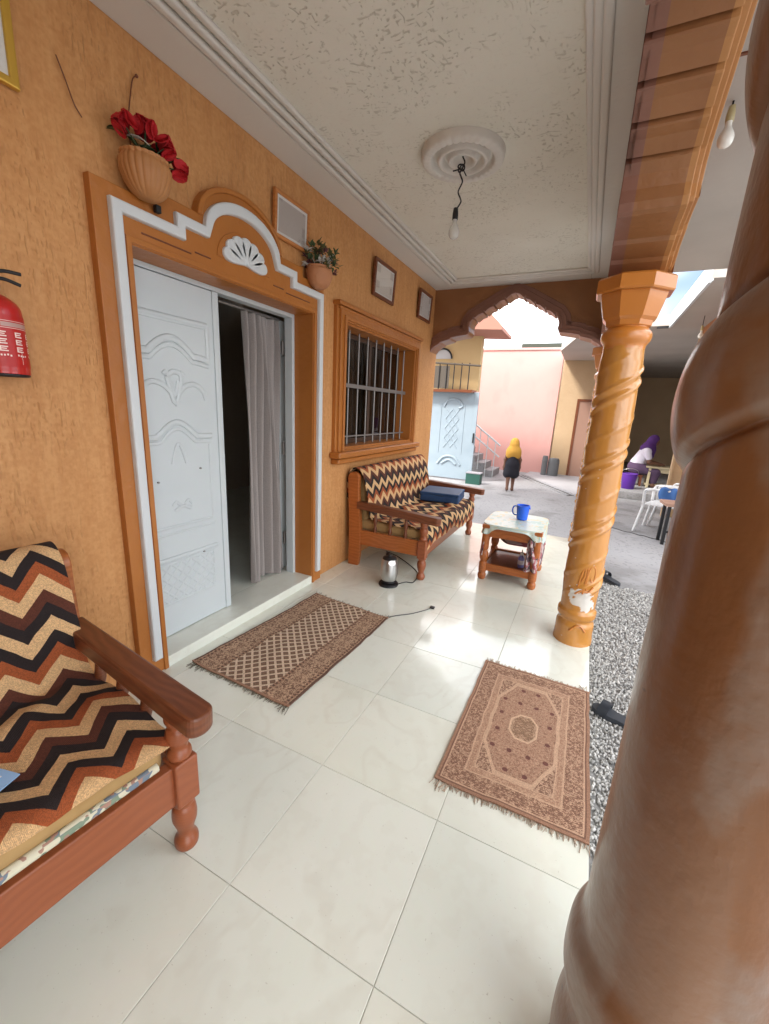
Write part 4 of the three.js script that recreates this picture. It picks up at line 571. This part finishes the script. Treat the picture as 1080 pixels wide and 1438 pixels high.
// ------------------------------------------------------------------ small table by the sofa
{
  const t = thing('side_table', 'low wooden table with turned legs, floral drape and pale tiled top', 'table', [-0.455, 0, -3.80], 0), hx = 0.215, hz = 0.25;
  for (const sx of [-1, 1]) for (const sz of [-1, 1]) part('leg', turned([[0, 0.026], [0.012, 0.034], [0.045, 0.036], [0.065, 0.027], [0.078, 0.034], [0.155, 0.034], [0.17, 0.026], [0.2, 0.036], [0.24, 0.038], [0.28, 0.026], [0.3, 0.034], [0.48, 0.03]]).translate(sx * hx, 0, sz * hz), M_woodOr, t);
  for (const s of [-1, 1]) { part('rail', rbox(-hx + 0.02, hx - 0.02, 0.085, 0.15, s * hz - 0.013, s * hz + 0.013, 0.004), M_woodOr, t); part('rail', rbox(s * hx - 0.013, s * hx + 0.013, 0.085, 0.15, -hz + 0.02, hz - 0.02, 0.004), M_woodOr, t); part('apron', rbox(-hx + 0.02, hx - 0.02, 0.40, 0.48, s * hz - 0.012, s * hz + 0.012, 0.004), M_woodOr, t); }
  part('shelf', rbox(-hx + 0.012, hx - 0.012, 0.118, 0.136, -hz + 0.012, hz - 0.012, 0.003), M_woodDk, t);
  part('table_top', rbox(-0.25, 0.25, 0.48, 0.515, -0.29, 0.29, 0.008), M_woodOr, t);
  const T = tex(256, 256, (u, v) => { const n = fbm(u, v, 9, 9, 3, 461), m = fbm(u, v, 14, 14, 2, 462); let c = rgb(204, 218, 212); if (n > 0.62) c = rgb(176, 204, 196); if (m > 0.68) c = rgb(214, 206, 168); return c; }, true, 2, 2);
  const drape = (gap, w0, top, h) => sheet((u, v) => { const a = Math.PI / 2 + gap + u * (Math.PI * 2 - 2 * gap), e = 6, cx = Math.sign(Math.cos(a)) * Math.abs(Math.cos(a)) ** (2 / e), cz = Math.sign(Math.sin(a)) * Math.abs(Math.sin(a)) ** (2 / e), k = 1 + (1 - v) * (0.02 + 0.035 * Math.sin(a * 9) + 0.02 * Math.sin(a * 17 + 1)); return [cx * (0.25 + w0) * k, top - (1 - v) * (h + 0.03 * Math.sin(a * 3) + 0.02 * Math.sin(a * 7)), cz * (0.29 + w0) * k]; }, 180, 12, 0.003, 1.7, 0.2);
  part('table_cloth', [uvm(extrude((() => { const s = []; for (let i = 0; i < 60; i++) { const a = i / 60 * Math.PI * 2, e = 6; s.push([Math.sign(Math.cos(a)) * Math.abs(Math.cos(a)) ** (2 / e) * 0.257, Math.sign(Math.sin(a)) * Math.abs(Math.sin(a)) ** (2 / e) * 0.297]); } return s; })(), 0.004).rotateX(-Math.PI / 2).translate(0, 0.5175, 0)), drape(0, 0.006, 0.52, 0.075)], mat({ map: T, roughness: 0.35 }), t);
  const TF = tex(256, 256, (u, v) => { const a = fbm(u, v, 12, 12, 2, 465), b = fbm(u, v, 9, 9, 2, 466); let c = rgb(186, 170, 168); if (a > 0.58) c = rgb(150, 84, 92); if (b > 0.6) c = rgb(92, 76, 84); return c; }, true, 3, 3);
  part('floral_drape', drape(0.62, 0.002, 0.515, 0.27), mat({ map: TF, roughness: 0.9 }), t);
  part('hanging_cloth', sheet((u, v) => [0.17 + 0.05 * u + 0.02 * Math.sin(v * 4 + 1) - 0.05 * (1 - v) * (1 - u), 0.16 + 0.28 * v, 0.285 + 0.02 * Math.sin(u * 9 + v * 4)], 20, 16, 0.005, 0.2, 0.3), mat({ map: TF, roughness: 0.9 }), t);
  const m = thing('plastic_jug', 'bright blue plastic jug with a loop handle on the low table', 'jug', [-0.425, 0.525, -3.86], 2.9), M_bl = phys({ color: lin(0.015, 0.12, 0.75), roughness: 0.25, clearcoat: 0.3 });
  part('body', lathe([[0.001, 0.0], [0.052, 0.0], [0.057, 0.006], [0.066, 0.12], [0.068, 0.15], [0.071, 0.155], [0.068, 0.158], [0.064, 0.15], [0.055, 0.012], [0.001, 0.01]], 40), M_bl, m);
  part('handle', tube([[0.063, 0.135, 0], [0.1, 0.13, 0], [0.115, 0.09, 0], [0.1, 0.045, 0], [0.058, 0.035, 0]], 0.008, 30, 8), M_bl, m);
  part('spout', new THREE.ConeGeometry(0.022, 0.05, 14).scale(0.8, 1, 1).rotateZ(2.5).translate(-0.07, 0.14, 0), M_bl, m);
  m.scale.setScalar(0.84);
  const b = thing('pump_bottle', 'small clear and violet bottle on the shelf of the low table', 'bottle', [-0.36, 0.136, -3.66], 0);
  part('bottle_body', lathe([[0.001, 0.0], [0.026, 0.0], [0.028, 0.005], [0.028, 0.09], [0.012, 0.108], [0.012, 0.118], [0.001, 0.118]], 24), mat({ color: lin(0.22, 0.22, 0.55), roughness: 0.3 }), b); part('bottle_cap', lathe([[0.014, 0.116], [0.014, 0.14], [0.005, 0.145], [0.005, 0.165], [0.001, 0.165]], 16), mat({ color: lin(0.75, 0.75, 0.75), roughness: 0.4 }), b); part('bottle_label', lathe([[0.0285, 0.03], [0.0285, 0.07]], 24), mat({ color: lin(0.7, 0.66, 0.72), roughness: 0.5, side: THREE.DoubleSide }), b);
}
// ------------------------------------------------------------------ sandals on the gravel
function sandal(label, x, z, turn) {
  const t = thing('sandal', label, 'sandal', [x, GY + 0.026, z], turn, 'dark sandals on the gravel'), s = new THREE.Shape(); s.moveTo(0, -0.13); s.bezierCurveTo(0.045, -0.13, 0.035, -0.03, 0.036, 0.02); s.bezierCurveTo(0.06, 0.09, 0.03, 0.135, 0, 0.135); s.bezierCurveTo(-0.04, 0.135, -0.05, 0.08, -0.034, 0.0); s.bezierCurveTo(-0.035, -0.06, -0.045, -0.13, 0, -0.13);
  part('sole', uvm(extrude(s, 0.022, [], 0.004, 10).rotateX(-Math.PI / 2)), mat({ color: lin(0.03, 0.035, 0.045), roughness: 0.7 }), t);
  part('strap', sheet((u, v) => { const a = u * Math.PI; return [0.046 * Math.cos(a), 0.02 + 0.055 * Math.sin(a), -0.05 - 0.05 * v + 0.01 * Math.sin(a)]; }, 20, 4, 0.004), mat({ color: lin(0.02, 0.025, 0.035), roughness: 0.6 }), t); return t;
}
sandal('dark blue slip-on sandal lying on the gravel beside the patterned rug', 0.375, -2.235, 1.2);
sandal('black sandal at the far end of the gravel by the chipped pillar', 0.42, -4.42, 0.6);
// ------------------------------------------------------------------ the yard and its buildings
const M_beige = mat({ map: tex(512, 512, (u, v) => lerp3(rgb(182, 156, 124), rgb(196, 170, 138), fbm(u, v, 5, 5, 5, 501)), true, 0.5, 0.5), roughness: 0.85, bumpMap: T_fineB, bumpScale: 0.004 });
const M_pink = mat({ map: tex(512, 512, (u, v) => lerp3(lerp3(rgb(212, 158, 152), rgb(220, 172, 166), fbm(u, v, 4, 4, 5, 503)), rgb(200, 146, 138), 0.25 * smooth(0.55, 0.8, fbm(u, v, 10, 5, 4, 504))), true, 0.4, 0.4), roughness: 0.85 });
const M_yel = mat({ map: tex(256, 256, (u, v) => lerp3(rgb(190, 164, 118), rgb(202, 178, 134), fbm(u, v, 5, 5, 4, 505)), true, 0.5, 0.5), roughness: 0.85 });
const M_roofg = mat({ color: lin(0.05, 0.06, 0.045), roughness: 0.7 });
{ // pink wall closing the yard
  const t = thing('pink_wall', 'tall pale pink boundary wall closing the yard beyond the arch', 'wall', [0, GY, -12.3]);
  part('wall_panel', box(-7, -0.86, 0, 3.28, -0.2, 0), M_pink, t); part('coping', rbox(-7, -0.84, 3.28, 3.34, -0.24, 0.03, 0.01), M_pink, t);
  const r = thing('roof_edge', 'dark green sheet roof edge showing above the pink wall', 'roof', [0, 0, -12.9]); part('roof_sheet', box(-2.05, -0.9, 3.36, 3.42, -3, 0.0), M_roofg, r); part('fascia', box(-2.05, -0.9, 3.22, 3.40, 0.001, 0.03), M_roofg, r); part('roof_wall', box(-2.0, -0.9, GY, 3.22, -3, -0.05), M_beige, r);
}
{ // covered yard house at the back right
  const t = thing('porch_house', 'beige house with a wide flat porch roof, beyond the pillars', 'house', [0, GY, 0]);
  part('back_wall', box(-0.82, 0.5, 0, 3.02, -12.5, -12.3), M_beige, t); part('recess_wall', [box(0.3, 0.5, 0, 3.02, -17, -12.5), box(0.5, 5.5, 0, 3.02, -17.2, -17)], M_beige, t); part('recess_roof', box(0.3, 5.5, 3.021, 3.18, -17.2, -12.501), M_soffit, t);
  part('side_wall', box(5.3, 5.5, 0, 3.02, -17, -5.5), M_beige, t);
  const s = new THREE.Shape([[0.9, -5.6], [0.9, -8.02], [-0.28, -8.15], [-0.82, -10.6], [-0.82, -12.5], [5.5, -12.5], [5.5, -5.6]].map(([x, z]) => new THREE.Vector2(x, -z)));
  part('porch_roof', uvm(extrude(s, 0.16).rotateX(-Math.PI / 2).translate(0, 3.02, 0)), M_soffit, t);
  part('roof_edge_strip', [box(0.875, 0.899, 2.98, 3.2, -8.02, -5.6), box(0.90, 0.915, 2.995, 3.019, -8.0, -5.6)], M_white, t);
  part('gutter_end', rbox(0.72, 0.9, 2.985, 3.015, -8.06, -8.035, 0.004), M_blackMetal, t);
  part('floor_slab', rbox(0.52, 5.29, 0, 0.15, -16.99, -9.75, 0.012), M_cem, t);
  const d = new THREE.Group(); d.name = 'door'; t.add(d); part('door_frame', [box(-0.37, -0.31, 0, 2.06, -12.3, -12.26), box(0.29, 0.35, 0, 2.06, -12.3, -12.26), box(-0.31, 0.29, 2.0, 2.06, -12.3, -12.26)], M_woodDk, d); part('door_panel', rbox(-0.31, 0.29, 0, 2.0, -12.298, -12.275, 0.003), mat({ color: lin(0.34, 0.2, 0.15), roughness: 0.6 }), d);
  part('corner_post', [rbox(1.36, 1.52, 0, 3.02, -8.5, -8.34, 0.01), rbox(1.34, 1.38, 0, 3.02, -8.36, -8.30, 0.008)], M_beige, t);
  part('front_wall', box(1.72, 1.9, 0, 3.02, -8.3, -5.6), M_beige, t); part('front_door', box(1.70, 1.719, 0.02, 2.05, -7.9, -7.1), mat({ color: lin(0.16, 0.06, 0.035), roughness: 0.5 }), t);
  part('beam', box(1.36, 1.52, 2.7, 3.02, -8.34, -5.6), M_trim, t);
}
{ // yellow house with the blue gate leaf, balcony and stairs
  const t = thing('yellow_house', 'yellow walled house with a barred balcony and an overhanging roof, left of the yard stairs', 'house', [0, GY, 0]); t.userData.label = 'yellow walled house with a barred balcony beside the yard stairs';
  part('wall', box(-7, -2.40, 2.05, 3.9, -9.9, -9.7), M_yel, t); part('lower_wall', box(-7, -3.46, 0, 2.05, -9.9, -9.7), M_yel, t);
  part('roof_overhang', uvm(extrude([[-7, 3.42], [-1.84, 3.2], [-1.84, 3.26], [-2.2, 3.62], [-7, 4.2]], 1.2).translate(0, 0, -10.1)), mat({ color: lin(0.42, 0.2, 0.15), roughness: 0.8 }), t);
  part('balcony_slab', box(-3.6, -2.42, 2.0, 2.06, -9.699, -9.3), M_woodDk, t);
  for (let i = 0; i < 7; i++) { const x = -3.55 + i * 0.17; part('balcony_bar', rod([x, 2.06, -9.32], [x, 2.62, -9.32], 0.012, 6), M_blackMetal, t); }
  part('balcony_rail', [rod([-3.6, 2.64, -9.32], [-2.28, 2.56, -9.32], 0.02, 8), box(-3.58, -2.98, 2.08, 2.56, -9.34, -9.33)], mat({ color: lin(0.09, 0.075, 0.06), roughness: 0.7 }), t);
  part('window_arch', new THREE.TorusGeometry(0.22, 0.02, 8, 24, Math.PI).translate(-3.28, 2.75, -9.66), M_blackMetal, t); part('window_pane', new THREE.CircleGeometry(0.2, 24, 0, Math.PI).translate(-3.28, 2.75, -9.69), mat({ color: lin(0.5, 0.53, 0.56), roughness: 0.12 }), t);
}
{
  const t = thing('blue_gate', 'pale blue steel gate leaf with embossed diamonds, behind the sofa and arch', 'gate', [-3.46, GY, -9.52]), w = 1.16, h = 2.02;
  part('gate_panel', rbox(0, w, 0.03, h, -0.03, 0, 0.005), M_gateB, t);
  const dm = [], E2 = (p, r = 0.014) => embossLine(p, r, 0.0);
  for (let i = 0; i < 4; i++) { const y = 0.75 + i * 0.22; dm.push(rod([0.42, y, 0], [0.58, y + 0.22, 0], 0.013, 6), rod([0.74, y, 0], [0.58, y + 0.22, 0], 0.013, 6), rod([0.42, y + 0.22, 0], [0.58, y, 0], 0.013, 6), rod([0.74, y + 0.22, 0], [0.58, y, 0], 0.013, 6)); }
  part('gate_diamonds', dm, M_gateB, t);
  part('gate_scroll', [E2([[0.36, 1.68], [0.45, 1.82], [0.58, 1.86], [0.72, 1.82], [0.8, 1.7], [0.72, 1.66]]), E2([[0.3, 0.35], [0.42, 0.5], [0.58, 0.55], [0.74, 0.5], [0.86, 0.35]]), E2([[0.4, 0.36], [0.58, 0.46], [0.76, 0.36]])], M_gateB, t);
  part('gate_border', [rod([0.3, 0.62, 0], [0.3, 1.75, 0], 0.01, 6), rod([0.86, 0.62, 0], [0.86, 1.75, 0], 0.01, 6)], M_gateB, t);
  part('gate_stile', rbox(w - 0.09, w, 0.03, h, 0, 0.02, 0.004), M_gateB, t); part('gate_handle', rbox(w - 0.05, w - 0.02, 0.9, 1.12, 0.02, 0.05, 0.006), M_blackMetal, t);
}
{ // stairs with white railing
  const t = thing('yard_stairs', 'concrete stairs with a white railing against the pink wall', 'stairs', [0, GY, -10.6]);
  for (let i = 0; i < 7; i++) part('step', box(-2.02 - 0.24 * (i + 1), -2.02 - 0.24 * i, 0.0, 0.17 * (i + 1), -0.9, 0), M_cem, t);
  const yA = (x) => 0.55 + (-2.0 - x) * 0.71;
  for (let i = 0; i < 6; i++) { const x = -2.02 - 0.2 * i; part('baluster', rod([x, 0.17 * Math.max(0, Math.floor((-2.02 - x) / 0.24)), 0.03], [x, yA(x) + 0.35, 0.03], 0.012, 6), M_white, t); }
  part('handrail', rod([-1.9, yA(-1.9) + 0.33, 0.03], [-3.3, yA(-3.3) + 0.35, 0.03], 0.022, 8), M_white, t); part('handrail', rod([-1.9, yA(-1.9) + 0.05, 0.03], [-3.3, yA(-3.3) + 0.05, 0.03], 0.018, 8), M_white, t);
  const b = thing('green_crate', 'dark green crate standing at the foot of the stairs behind the sofa', 'crate', [-2.18, GY, -9.3]); part('crate_side', [box(-0.16, 0.16, 0, 0.24, -0.12, -0.1), box(-0.16, 0.16, 0, 0.24, 0.1, 0.12), box(-0.16, -0.14, 0, 0.24, -0.1, 0.1), box(0.14, 0.16, 0, 0.24, -0.1, 0.1)], mat({ color: lin(0.02, 0.09, 0.07), roughness: 0.6 }), b); part('crate_floor', box(-0.14, 0.14, 0.005, 0.02, -0.1, 0.1), mat({ color: lin(0.02, 0.09, 0.07), roughness: 0.6 }), b); part('crate_rim', box(-0.17, 0.17, 0.24, 0.26, -0.13, 0.13), mat({ color: lin(0.3, 0.3, 0.33), roughness: 0.6 }), b);
}
{ // paler slab with a drain along it
  const s = new THREE.Shape([[-1.35, 11.5], [-0.05, 9.3], [0.5, 9.3], [0.5, 12.3], [-1.3, 12.3]].map((p) => new THREE.Vector2(...p)));
  struct('pavement', uvm(new THREE.ExtrudeGeometry(s, { depth: 0.04, bevelEnabled: false }).rotateX(-Math.PI / 2).translate(0, GY, 0)), mat({ map: tex(256, 256, (u, v) => lerp3(rgb(160, 160, 164), rgb(178, 178, 182), fbm(u, v, 5, 5, 5, 511)), true, 0.5, 0.5), roughness: 0.85 }));
  const d = thing('drain_channel', 'narrow dark drain running along the pale slab edge', 'drain', [0, GY, 0]), dir = V(1.3, 0, 2.2).normalize();
  part('drain_bed', uvm(new THREE.BoxGeometry(0.13, 0.008, 2.7).rotateY(Math.atan2(dir.x, dir.z)).translate(-0.78, 0.004, -10.45)), mat({ color: lin(0.09, 0.09, 0.09), roughness: 0.9 }), d);
  part('drain_lip', uvm(new THREE.BoxGeometry(0.05, 0.03, 2.7).rotateY(Math.atan2(dir.x, dir.z)).translate(-0.86, 0.012, -10.40)), M_cem, d);
  const R = rng(21), c = thing('ground_crack', 'ragged dark crack across the cement beside the white chair', 'crack'); const pts = []; for (let i = 0; i <= 16; i++) pts.push([0.42 + i * 0.05, GY + 0.001, -6.95 + i * 0.03 + (R() - 0.5) * 0.06]); part('crack_edge', tube(pts, 0.009, 60, 5).translate(0, 0, 0), mat({ color: lin(0.08, 0.08, 0.08), roughness: 1 }), c);
}
for (const [x, z, r, h, l] of [[-0.70, -11.95, 0.14, 0.5, 'grey plastic drum with a lid by the pale slab'], [-0.92, -11.9, 0.07, 0.55, 'narrow grey pipe length standing beside the plastic drum']]) { const t = thing(h > 0.52 ? 'grey_pipe' : 'plastic_drum', l, h > 0.52 ? 'pipe' : 'drum', [x, GY + 0.001, z]); const m = mat({ color: lin(0.16, 0.17, 0.18), roughness: 0.6 }); part('barrel', lathe([[0.001, 0], [r * 0.9, 0], [r, 0.03], [r * 1.03, h * 0.5], [r, h * 0.9], [r * 0.8, h], [r * 0.75, h], [0.001, h - 0.02]], 28), m, t); part('rim', new THREE.TorusGeometry(r * 0.98, 0.012, 8, 28).rotateX(Math.PI / 2).translate(0, h * 0.75, 0), m, t); }
{ const t = thing('white_jerrycan', 'white jerrycan with a dark cap beside the far door', 'jerrycan', [0.16, GY + 0.04, -12.05]); part('can', uvm(new RoundedBoxGeometry(0.16, 0.4, 0.2, 4, 0.035).translate(0, 0.2, 0)), mat({ color: lin(0.7, 0.7, 0.68), roughness: 0.5 }), t); part('cap', lathe([[0.035, 0.4], [0.035, 0.46], [0.001, 0.46]], 16), M_blackMetal, t); part('handle', tube([[0, 0.4, -0.02], [0, 0.46, -0.04], [0, 0.46, -0.08], [0, 0.39, -0.09]], 0.012, 20, 6), mat({ color: lin(0.7, 0.7, 0.68), roughness: 0.5 }), t); }
// plastic chairs, cloth, bench
function chair(label, x, z, turn, y = GY) { // faces local -x
  const t = thing('plastic_chair', label, 'chair', [x, y, z], turn, 'white plastic chairs'), m = phys({ color: lin(0.74, 0.76, 0.78), roughness: 0.35 });
  part('seat', sheet((u, v) => [mix(-0.24, 0.22, u), 0.42 - 0.03 * Math.sin(u * Math.PI) * Math.sin(v * Math.PI) - 0.03 * smooth(0.85, 1, 1 - u), mix(-0.24, 0.24, v)], 14, 12, 0.012), m, t);
  for (const sx of [-1, 1]) for (const sz of [-1, 1]) part('leg', rod([sx * 0.21, 0.41, sz * 0.22], [sx * 0.27, 0, sz * 0.26], 0.02, 8).scale(1, 1, 1), m, t);
  part('backrest', sheet((u, v) => { const z2 = mix(-0.25, 0.25, u), e = 1 - 0.25 * v * v * (2 * u - 1) ** 2 * 1.2; return [0.22 + 0.12 * v - 0.09 * (2 * u - 1) ** 2, 0.44 + 0.44 * v * (1 - 0.22 * (2 * u - 1) ** 4), z2 * e]; }, 16, 10, 0.012), m, t);
  for (const s of [-1, 1]) part('armrest', tube([[0.24, 0.66, s * 0.25], [0.05, 0.655, s * 0.285], [-0.16, 0.64, s * 0.285], [-0.215, 0.6, s * 0.27], [-0.215, 0.42, s * 0.235]], 0.02, 30, 8).scale(1, 1, 1), m, t);
  return t;
}
chair('white plastic armchair with a blue cloth over its seat, by the wooden bench', 1.16, -7.05, -0.35);
chair('white plastic armchair pushed behind the one with the blue cloth', 1.42, -7.5, -0.5);
{ const t = thing('blue_cloth', 'folded blue cloth draped over the white plastic armchair', 'cloth', [1.16, GY, -7.05], -0.35); part('cloth', sheet((u, v) => { const a = u * 0.7; return [-0.02 + 0.22 * v + 0.02 * Math.sin(a * 9), (a < 0.35 ? 0.69 : 0.69 - (a - 0.35) * 0.45) + 0.01 * Math.sin(v * 12), 0.24 + (a < 0.35 ? a * 0.2 : 0.07 + 0.02 * Math.sin(v * 9))]; }, 24, 16, 0.008), mat({ color: lin(0.06, 0.16, 0.42), roughness: 0.9 }), t); }
{ const t = thing('wooden_bench', 'low bench with a worn pinkish board and black metal legs, beside the white armchair', 'bench', [1.24, GY, -6.42], 0.1); part('bench_board', rbox(-0.2, 0.5, 0.52, 0.565, -0.2, 0.12, 0.006), mat({ map: woodT(rgb(158, 122, 104), rgb(184, 150, 132), 521), roughness: 0.7 }), t); for (const [x, z] of [[-0.14, 0.06], [0.44, 0.06], [-0.14, -0.15], [0.44, -0.15]]) part('leg', rbox(x - 0.018, x + 0.018, 0, 0.52, z - 0.018, z + 0.018, 0.003), M_blackMetal, t); part('brace', rbox(-0.12, 0.42, 0.16, 0.19, 0.05, 0.07, 0.003), M_blackMetal, t); }
// work table with the seated person
{
  const PY = GY + 0.15, M_cream = mat({ map: woodT(rgb(190, 176, 140), rgb(212, 200, 168), 531), roughness: 0.7 });
  const t = thing('work_table', 'cream wooden work table on the porch slab in front of the seated person', 'table', [1.62, PY, -10.95], 0); part('table_top', rbox(-0.34, 0.36, 0.44, 0.475, -0.24, 0.24, 0.005), M_cream, t); for (const sx of [-0.26, 0.28]) for (const sz of [-0.19, 0.19]) part('leg', rbox(sx - 0.025, sx + 0.025, 0, 0.44, sz - 0.025, sz + 0.025, 0.004), M_cream, t); part('apron', rbox(-0.23, 0.25, 0.34, 0.44, 0.17, 0.19, 0.003), M_cream, t); part('footboard', rbox(-0.3, 0.3, 0.05, 0.08, -0.12, 0.16, 0.004), M_cream, t);
  const pile = thing('dough_bowl', 'small pale bowl on the cream work table', 'bowl', [1.56, PY + 0.476, -10.9]); part('bowl', lathe([[0.001, 0.0], [0.03, 0.0], [0.06, 0.04], [0.056, 0.04], [0.028, 0.008], [0.001, 0.006]], 24), mat({ color: lin(0.7, 0.66, 0.6), roughness: 0.5 }), pile); part('dough', new THREE.SphereGeometry(0.045, 16, 10).scale(1, 0.8, 1).translate(0, 0.035, 0), M_foam, pile);
  const p = thing('person', 'seated person in a purple headscarf and top leaning over the cream work table', 'person', [1.12, PY, -10.95], 0), M_skin = mat({ color: lin(0.16, 0.075, 0.045), roughness: 0.6 }), M_pur = mat({ color: lin(0.075, 0.02, 0.15), roughness: 0.85 }), M_lil = mat({ map: tex(128, 128, (u, v) => fbm(u, v, 12, 12, 2, 541) > 0.55 ? rgb(170, 150, 190) : rgb(220, 216, 230), true, 3, 3), roughness: 0.9 });
  part('body', sdf([[0.0, 0.42, 0, 0.13, 0.14, 0.78, 0, 0.11], [0.14, 0.78, 0, 0.1, 0.2, 0.92, 0, 0.05], [0.2, 0.92, 0, 0.05, 0.24, 1.02, 0, 0.085], [0.24, 1.02, 0, 0.085, 0.27, 0.98, 0, 0.07], [0.13, 0.79, 0.17, 0.055, 0.2, 0.56, 0.21, 0.042], [0.2, 0.56, 0.21, 0.042, 0.42, 0.52, 0.1, 0.032], [0.42, 0.52, 0.1, 0.03, 0.5, 0.51, 0.08, 0.022], [0.13, 0.79, -0.17, 0.055, 0.2, 0.56, -0.21, 0.042], [0.2, 0.56, -0.21, 0.042, 0.42, 0.52, -0.1, 0.032], [0.02, 0.4, 0.1, 0.085, 0.38, 0.34, 0.14, 0.065], [0.38, 0.34, 0.14, 0.06, 0.34, 0.05, 0.14, 0.035], [0.34, 0.04, 0.14, 0.035, 0.46, 0.03, 0.15, 0.025], [0.02, 0.4, -0.1, 0.085, 0.38, 0.34, -0.14, 0.065], [0.38, 0.34, -0.14, 0.06, 0.34, 0.05, -0.14, 0.035], [0.34, 0.04, -0.14, 0.035, 0.46, 0.03, -0.15, 0.025]], 0.04, 0.016), M_skin, p);
  part('headscarf', sdf([[0.225, 1.045, 0, 0.1, 0.235, 1.06, 0, 0.095], [0.2, 1.0, 0, 0.1, 0.14, 0.84, 0, 0.15], [0.16, 0.86, 0.08, 0.1, 0.16, 0.84, -0.08, 0.1], [0.2, 0.8, 0.0, 0.1, 0.22, 0.68, 0, 0.07]], 0.06, 0.016), M_pur, p);
  part('top', sdf([[0.0, 0.5, 0, 0.155, 0.13, 0.77, 0, 0.135], [0.125, 0.79, 0.1, 0.09, 0.125, 0.79, -0.1, 0.09], [0.13, 0.79, 0.17, 0.07, 0.175, 0.65, 0.2, 0.06], [0.13, 0.79, -0.17, 0.07, 0.175, 0.65, -0.2, 0.06]], 0.05, 0.016), M_lil, p);
  part('skirt', sdf([[-0.02, 0.42, 0, 0.17, 0.02, 0.4, 0, 0.17], [0.02, 0.4, 0.1, 0.11, 0.37, 0.35, 0.13, 0.09], [0.02, 0.4, -0.1, 0.11, 0.37, 0.35, -0.13, 0.09], [0.37, 0.34, 0.12, 0.09, 0.34, 0.14, 0.1, 0.09], [0.37, 0.34, -0.12, 0.09, 0.34, 0.14, -0.1, 0.09], [0.2, 0.36, 0, 0.1, 0.35, 0.3, 0, 0.09]], 0.06, 0.018), mat({ color: lin(0.1, 0.06, 0.12), roughness: 0.9 }), p);
  const st = thing('stool', 'small dark stool under the seated person', 'stool', [1.12, PY, -10.95]); part('stool_seat', rbox(-0.16, 0.14, 0.22, 0.25, -0.15, 0.15, 0.006), M_woodDk, st); for (const sx of [-0.13, 0.11]) for (const sz of [-0.12, 0.12]) part('leg', rbox(sx - 0.018, sx + 0.018, 0, 0.22, sz - 0.018, sz + 0.018, 0.003), M_woodDk, st);
  const b = thing('purple_bucket', 'purple plastic bucket on the porch slab edge', 'bucket', [0.95, PY, -10.25]), mb = mat({ color: lin(0.10, 0.02, 0.30), roughness: 0.45 }); part('bucket_body', lathe([[0.001, 0], [0.12, 0], [0.15, 0.3], [0.158, 0.305], [0.158, 0.33], [0.148, 0.33], [0.115, 0.015], [0.001, 0.015]], 32), mb, b); part('bail', tube([[-0.155, 0.31, 0], [-0.13, 0.4, 0.05], [0, 0.44, 0.07], [0.13, 0.4, 0.05], [0.155, 0.31, 0]], 0.006, 30, 6), M_steel, b);
}
{ // child with a mustard headscarf crossing the yard, seen from behind
  const t = thing('person', 'small person in a mustard headscarf and black dress walking across the yard', 'person', [-1.33, GY, -9.0], 0.2), M_skin = mat({ color: lin(0.14, 0.065, 0.04), roughness: 0.6 });
  part('body', sdf([[0, 0.58, 0, 0.085, 0, 0.82, 0, 0.08], [0, 0.82, 0, 0.06, 0, 0.93, 0, 0.035], [0, 0.98, -0.005, 0.075, 0, 1.03, -0.01, 0.07], [0.1, 0.84, 0, 0.035, 0.15, 0.66, 0.01, 0.028], [0.15, 0.66, 0.01, 0.028, 0.16, 0.5, -0.03, 0.02], [0.16, 0.5, -0.03, 0.022, 0.16, 0.44, -0.04, 0.016], [-0.1, 0.84, 0, 0.035, -0.15, 0.66, 0.01, 0.028], [-0.15, 0.66, 0.01, 0.028, -0.16, 0.5, 0.03, 0.02], [-0.16, 0.5, 0.03, 0.022, -0.16, 0.44, 0.03, 0.016], [0.05, 0.55, 0, 0.065, 0.055, 0.3, -0.05, 0.045], [0.055, 0.3, -0.05, 0.043, 0.055, 0.05, 0.02, 0.028], [0.055, 0.03, 0.03, 0.028, 0.06, 0.022, -0.07, 0.02], [-0.05, 0.55, 0, 0.065, -0.055, 0.3, 0.04, 0.045], [-0.055, 0.3, 0.04, 0.043, -0.055, 0.06, 0.13, 0.028], [-0.055, 0.05, 0.14, 0.028, -0.06, 0.022, 0.05, 0.02]], 0.03, 0.014), M_skin, t);
  part('headscarf', sdf([[0, 1.0, 0.005, 0.088, 0, 1.03, 0.005, 0.084], [0, 0.96, 0.02, 0.09, 0, 0.84, 0.02, 0.12], [-0.06, 0.84, 0.01, 0.09, 0.06, 0.84, 0.01, 0.09], [-0.07, 0.76, 0.02, 0.085, 0.07, 0.76, 0.02, 0.085]], 0.05, 0.014), mat({ color: lin(0.52, 0.28, 0.045), roughness: 0.85 }), t);
  part('dress', sdf([[0, 0.8, 0, 0.105, 0, 0.6, 0, 0.11], [-0.05, 0.55, 0, 0.1, -0.07, 0.36, 0.02, 0.1], [0.05, 0.55, 0, 0.1, 0.07, 0.36, -0.02, 0.1]], 0.06, 0.014), mat({ color: lin(0.012, 0.012, 0.02), roughness: 0.9 }), t);
}
console.log('objects done');
scene.traverse((o) => { if (o.isMesh) { o.castShadow = true; o.receiveShadow = true; } });
renderer.render(scene, camera);
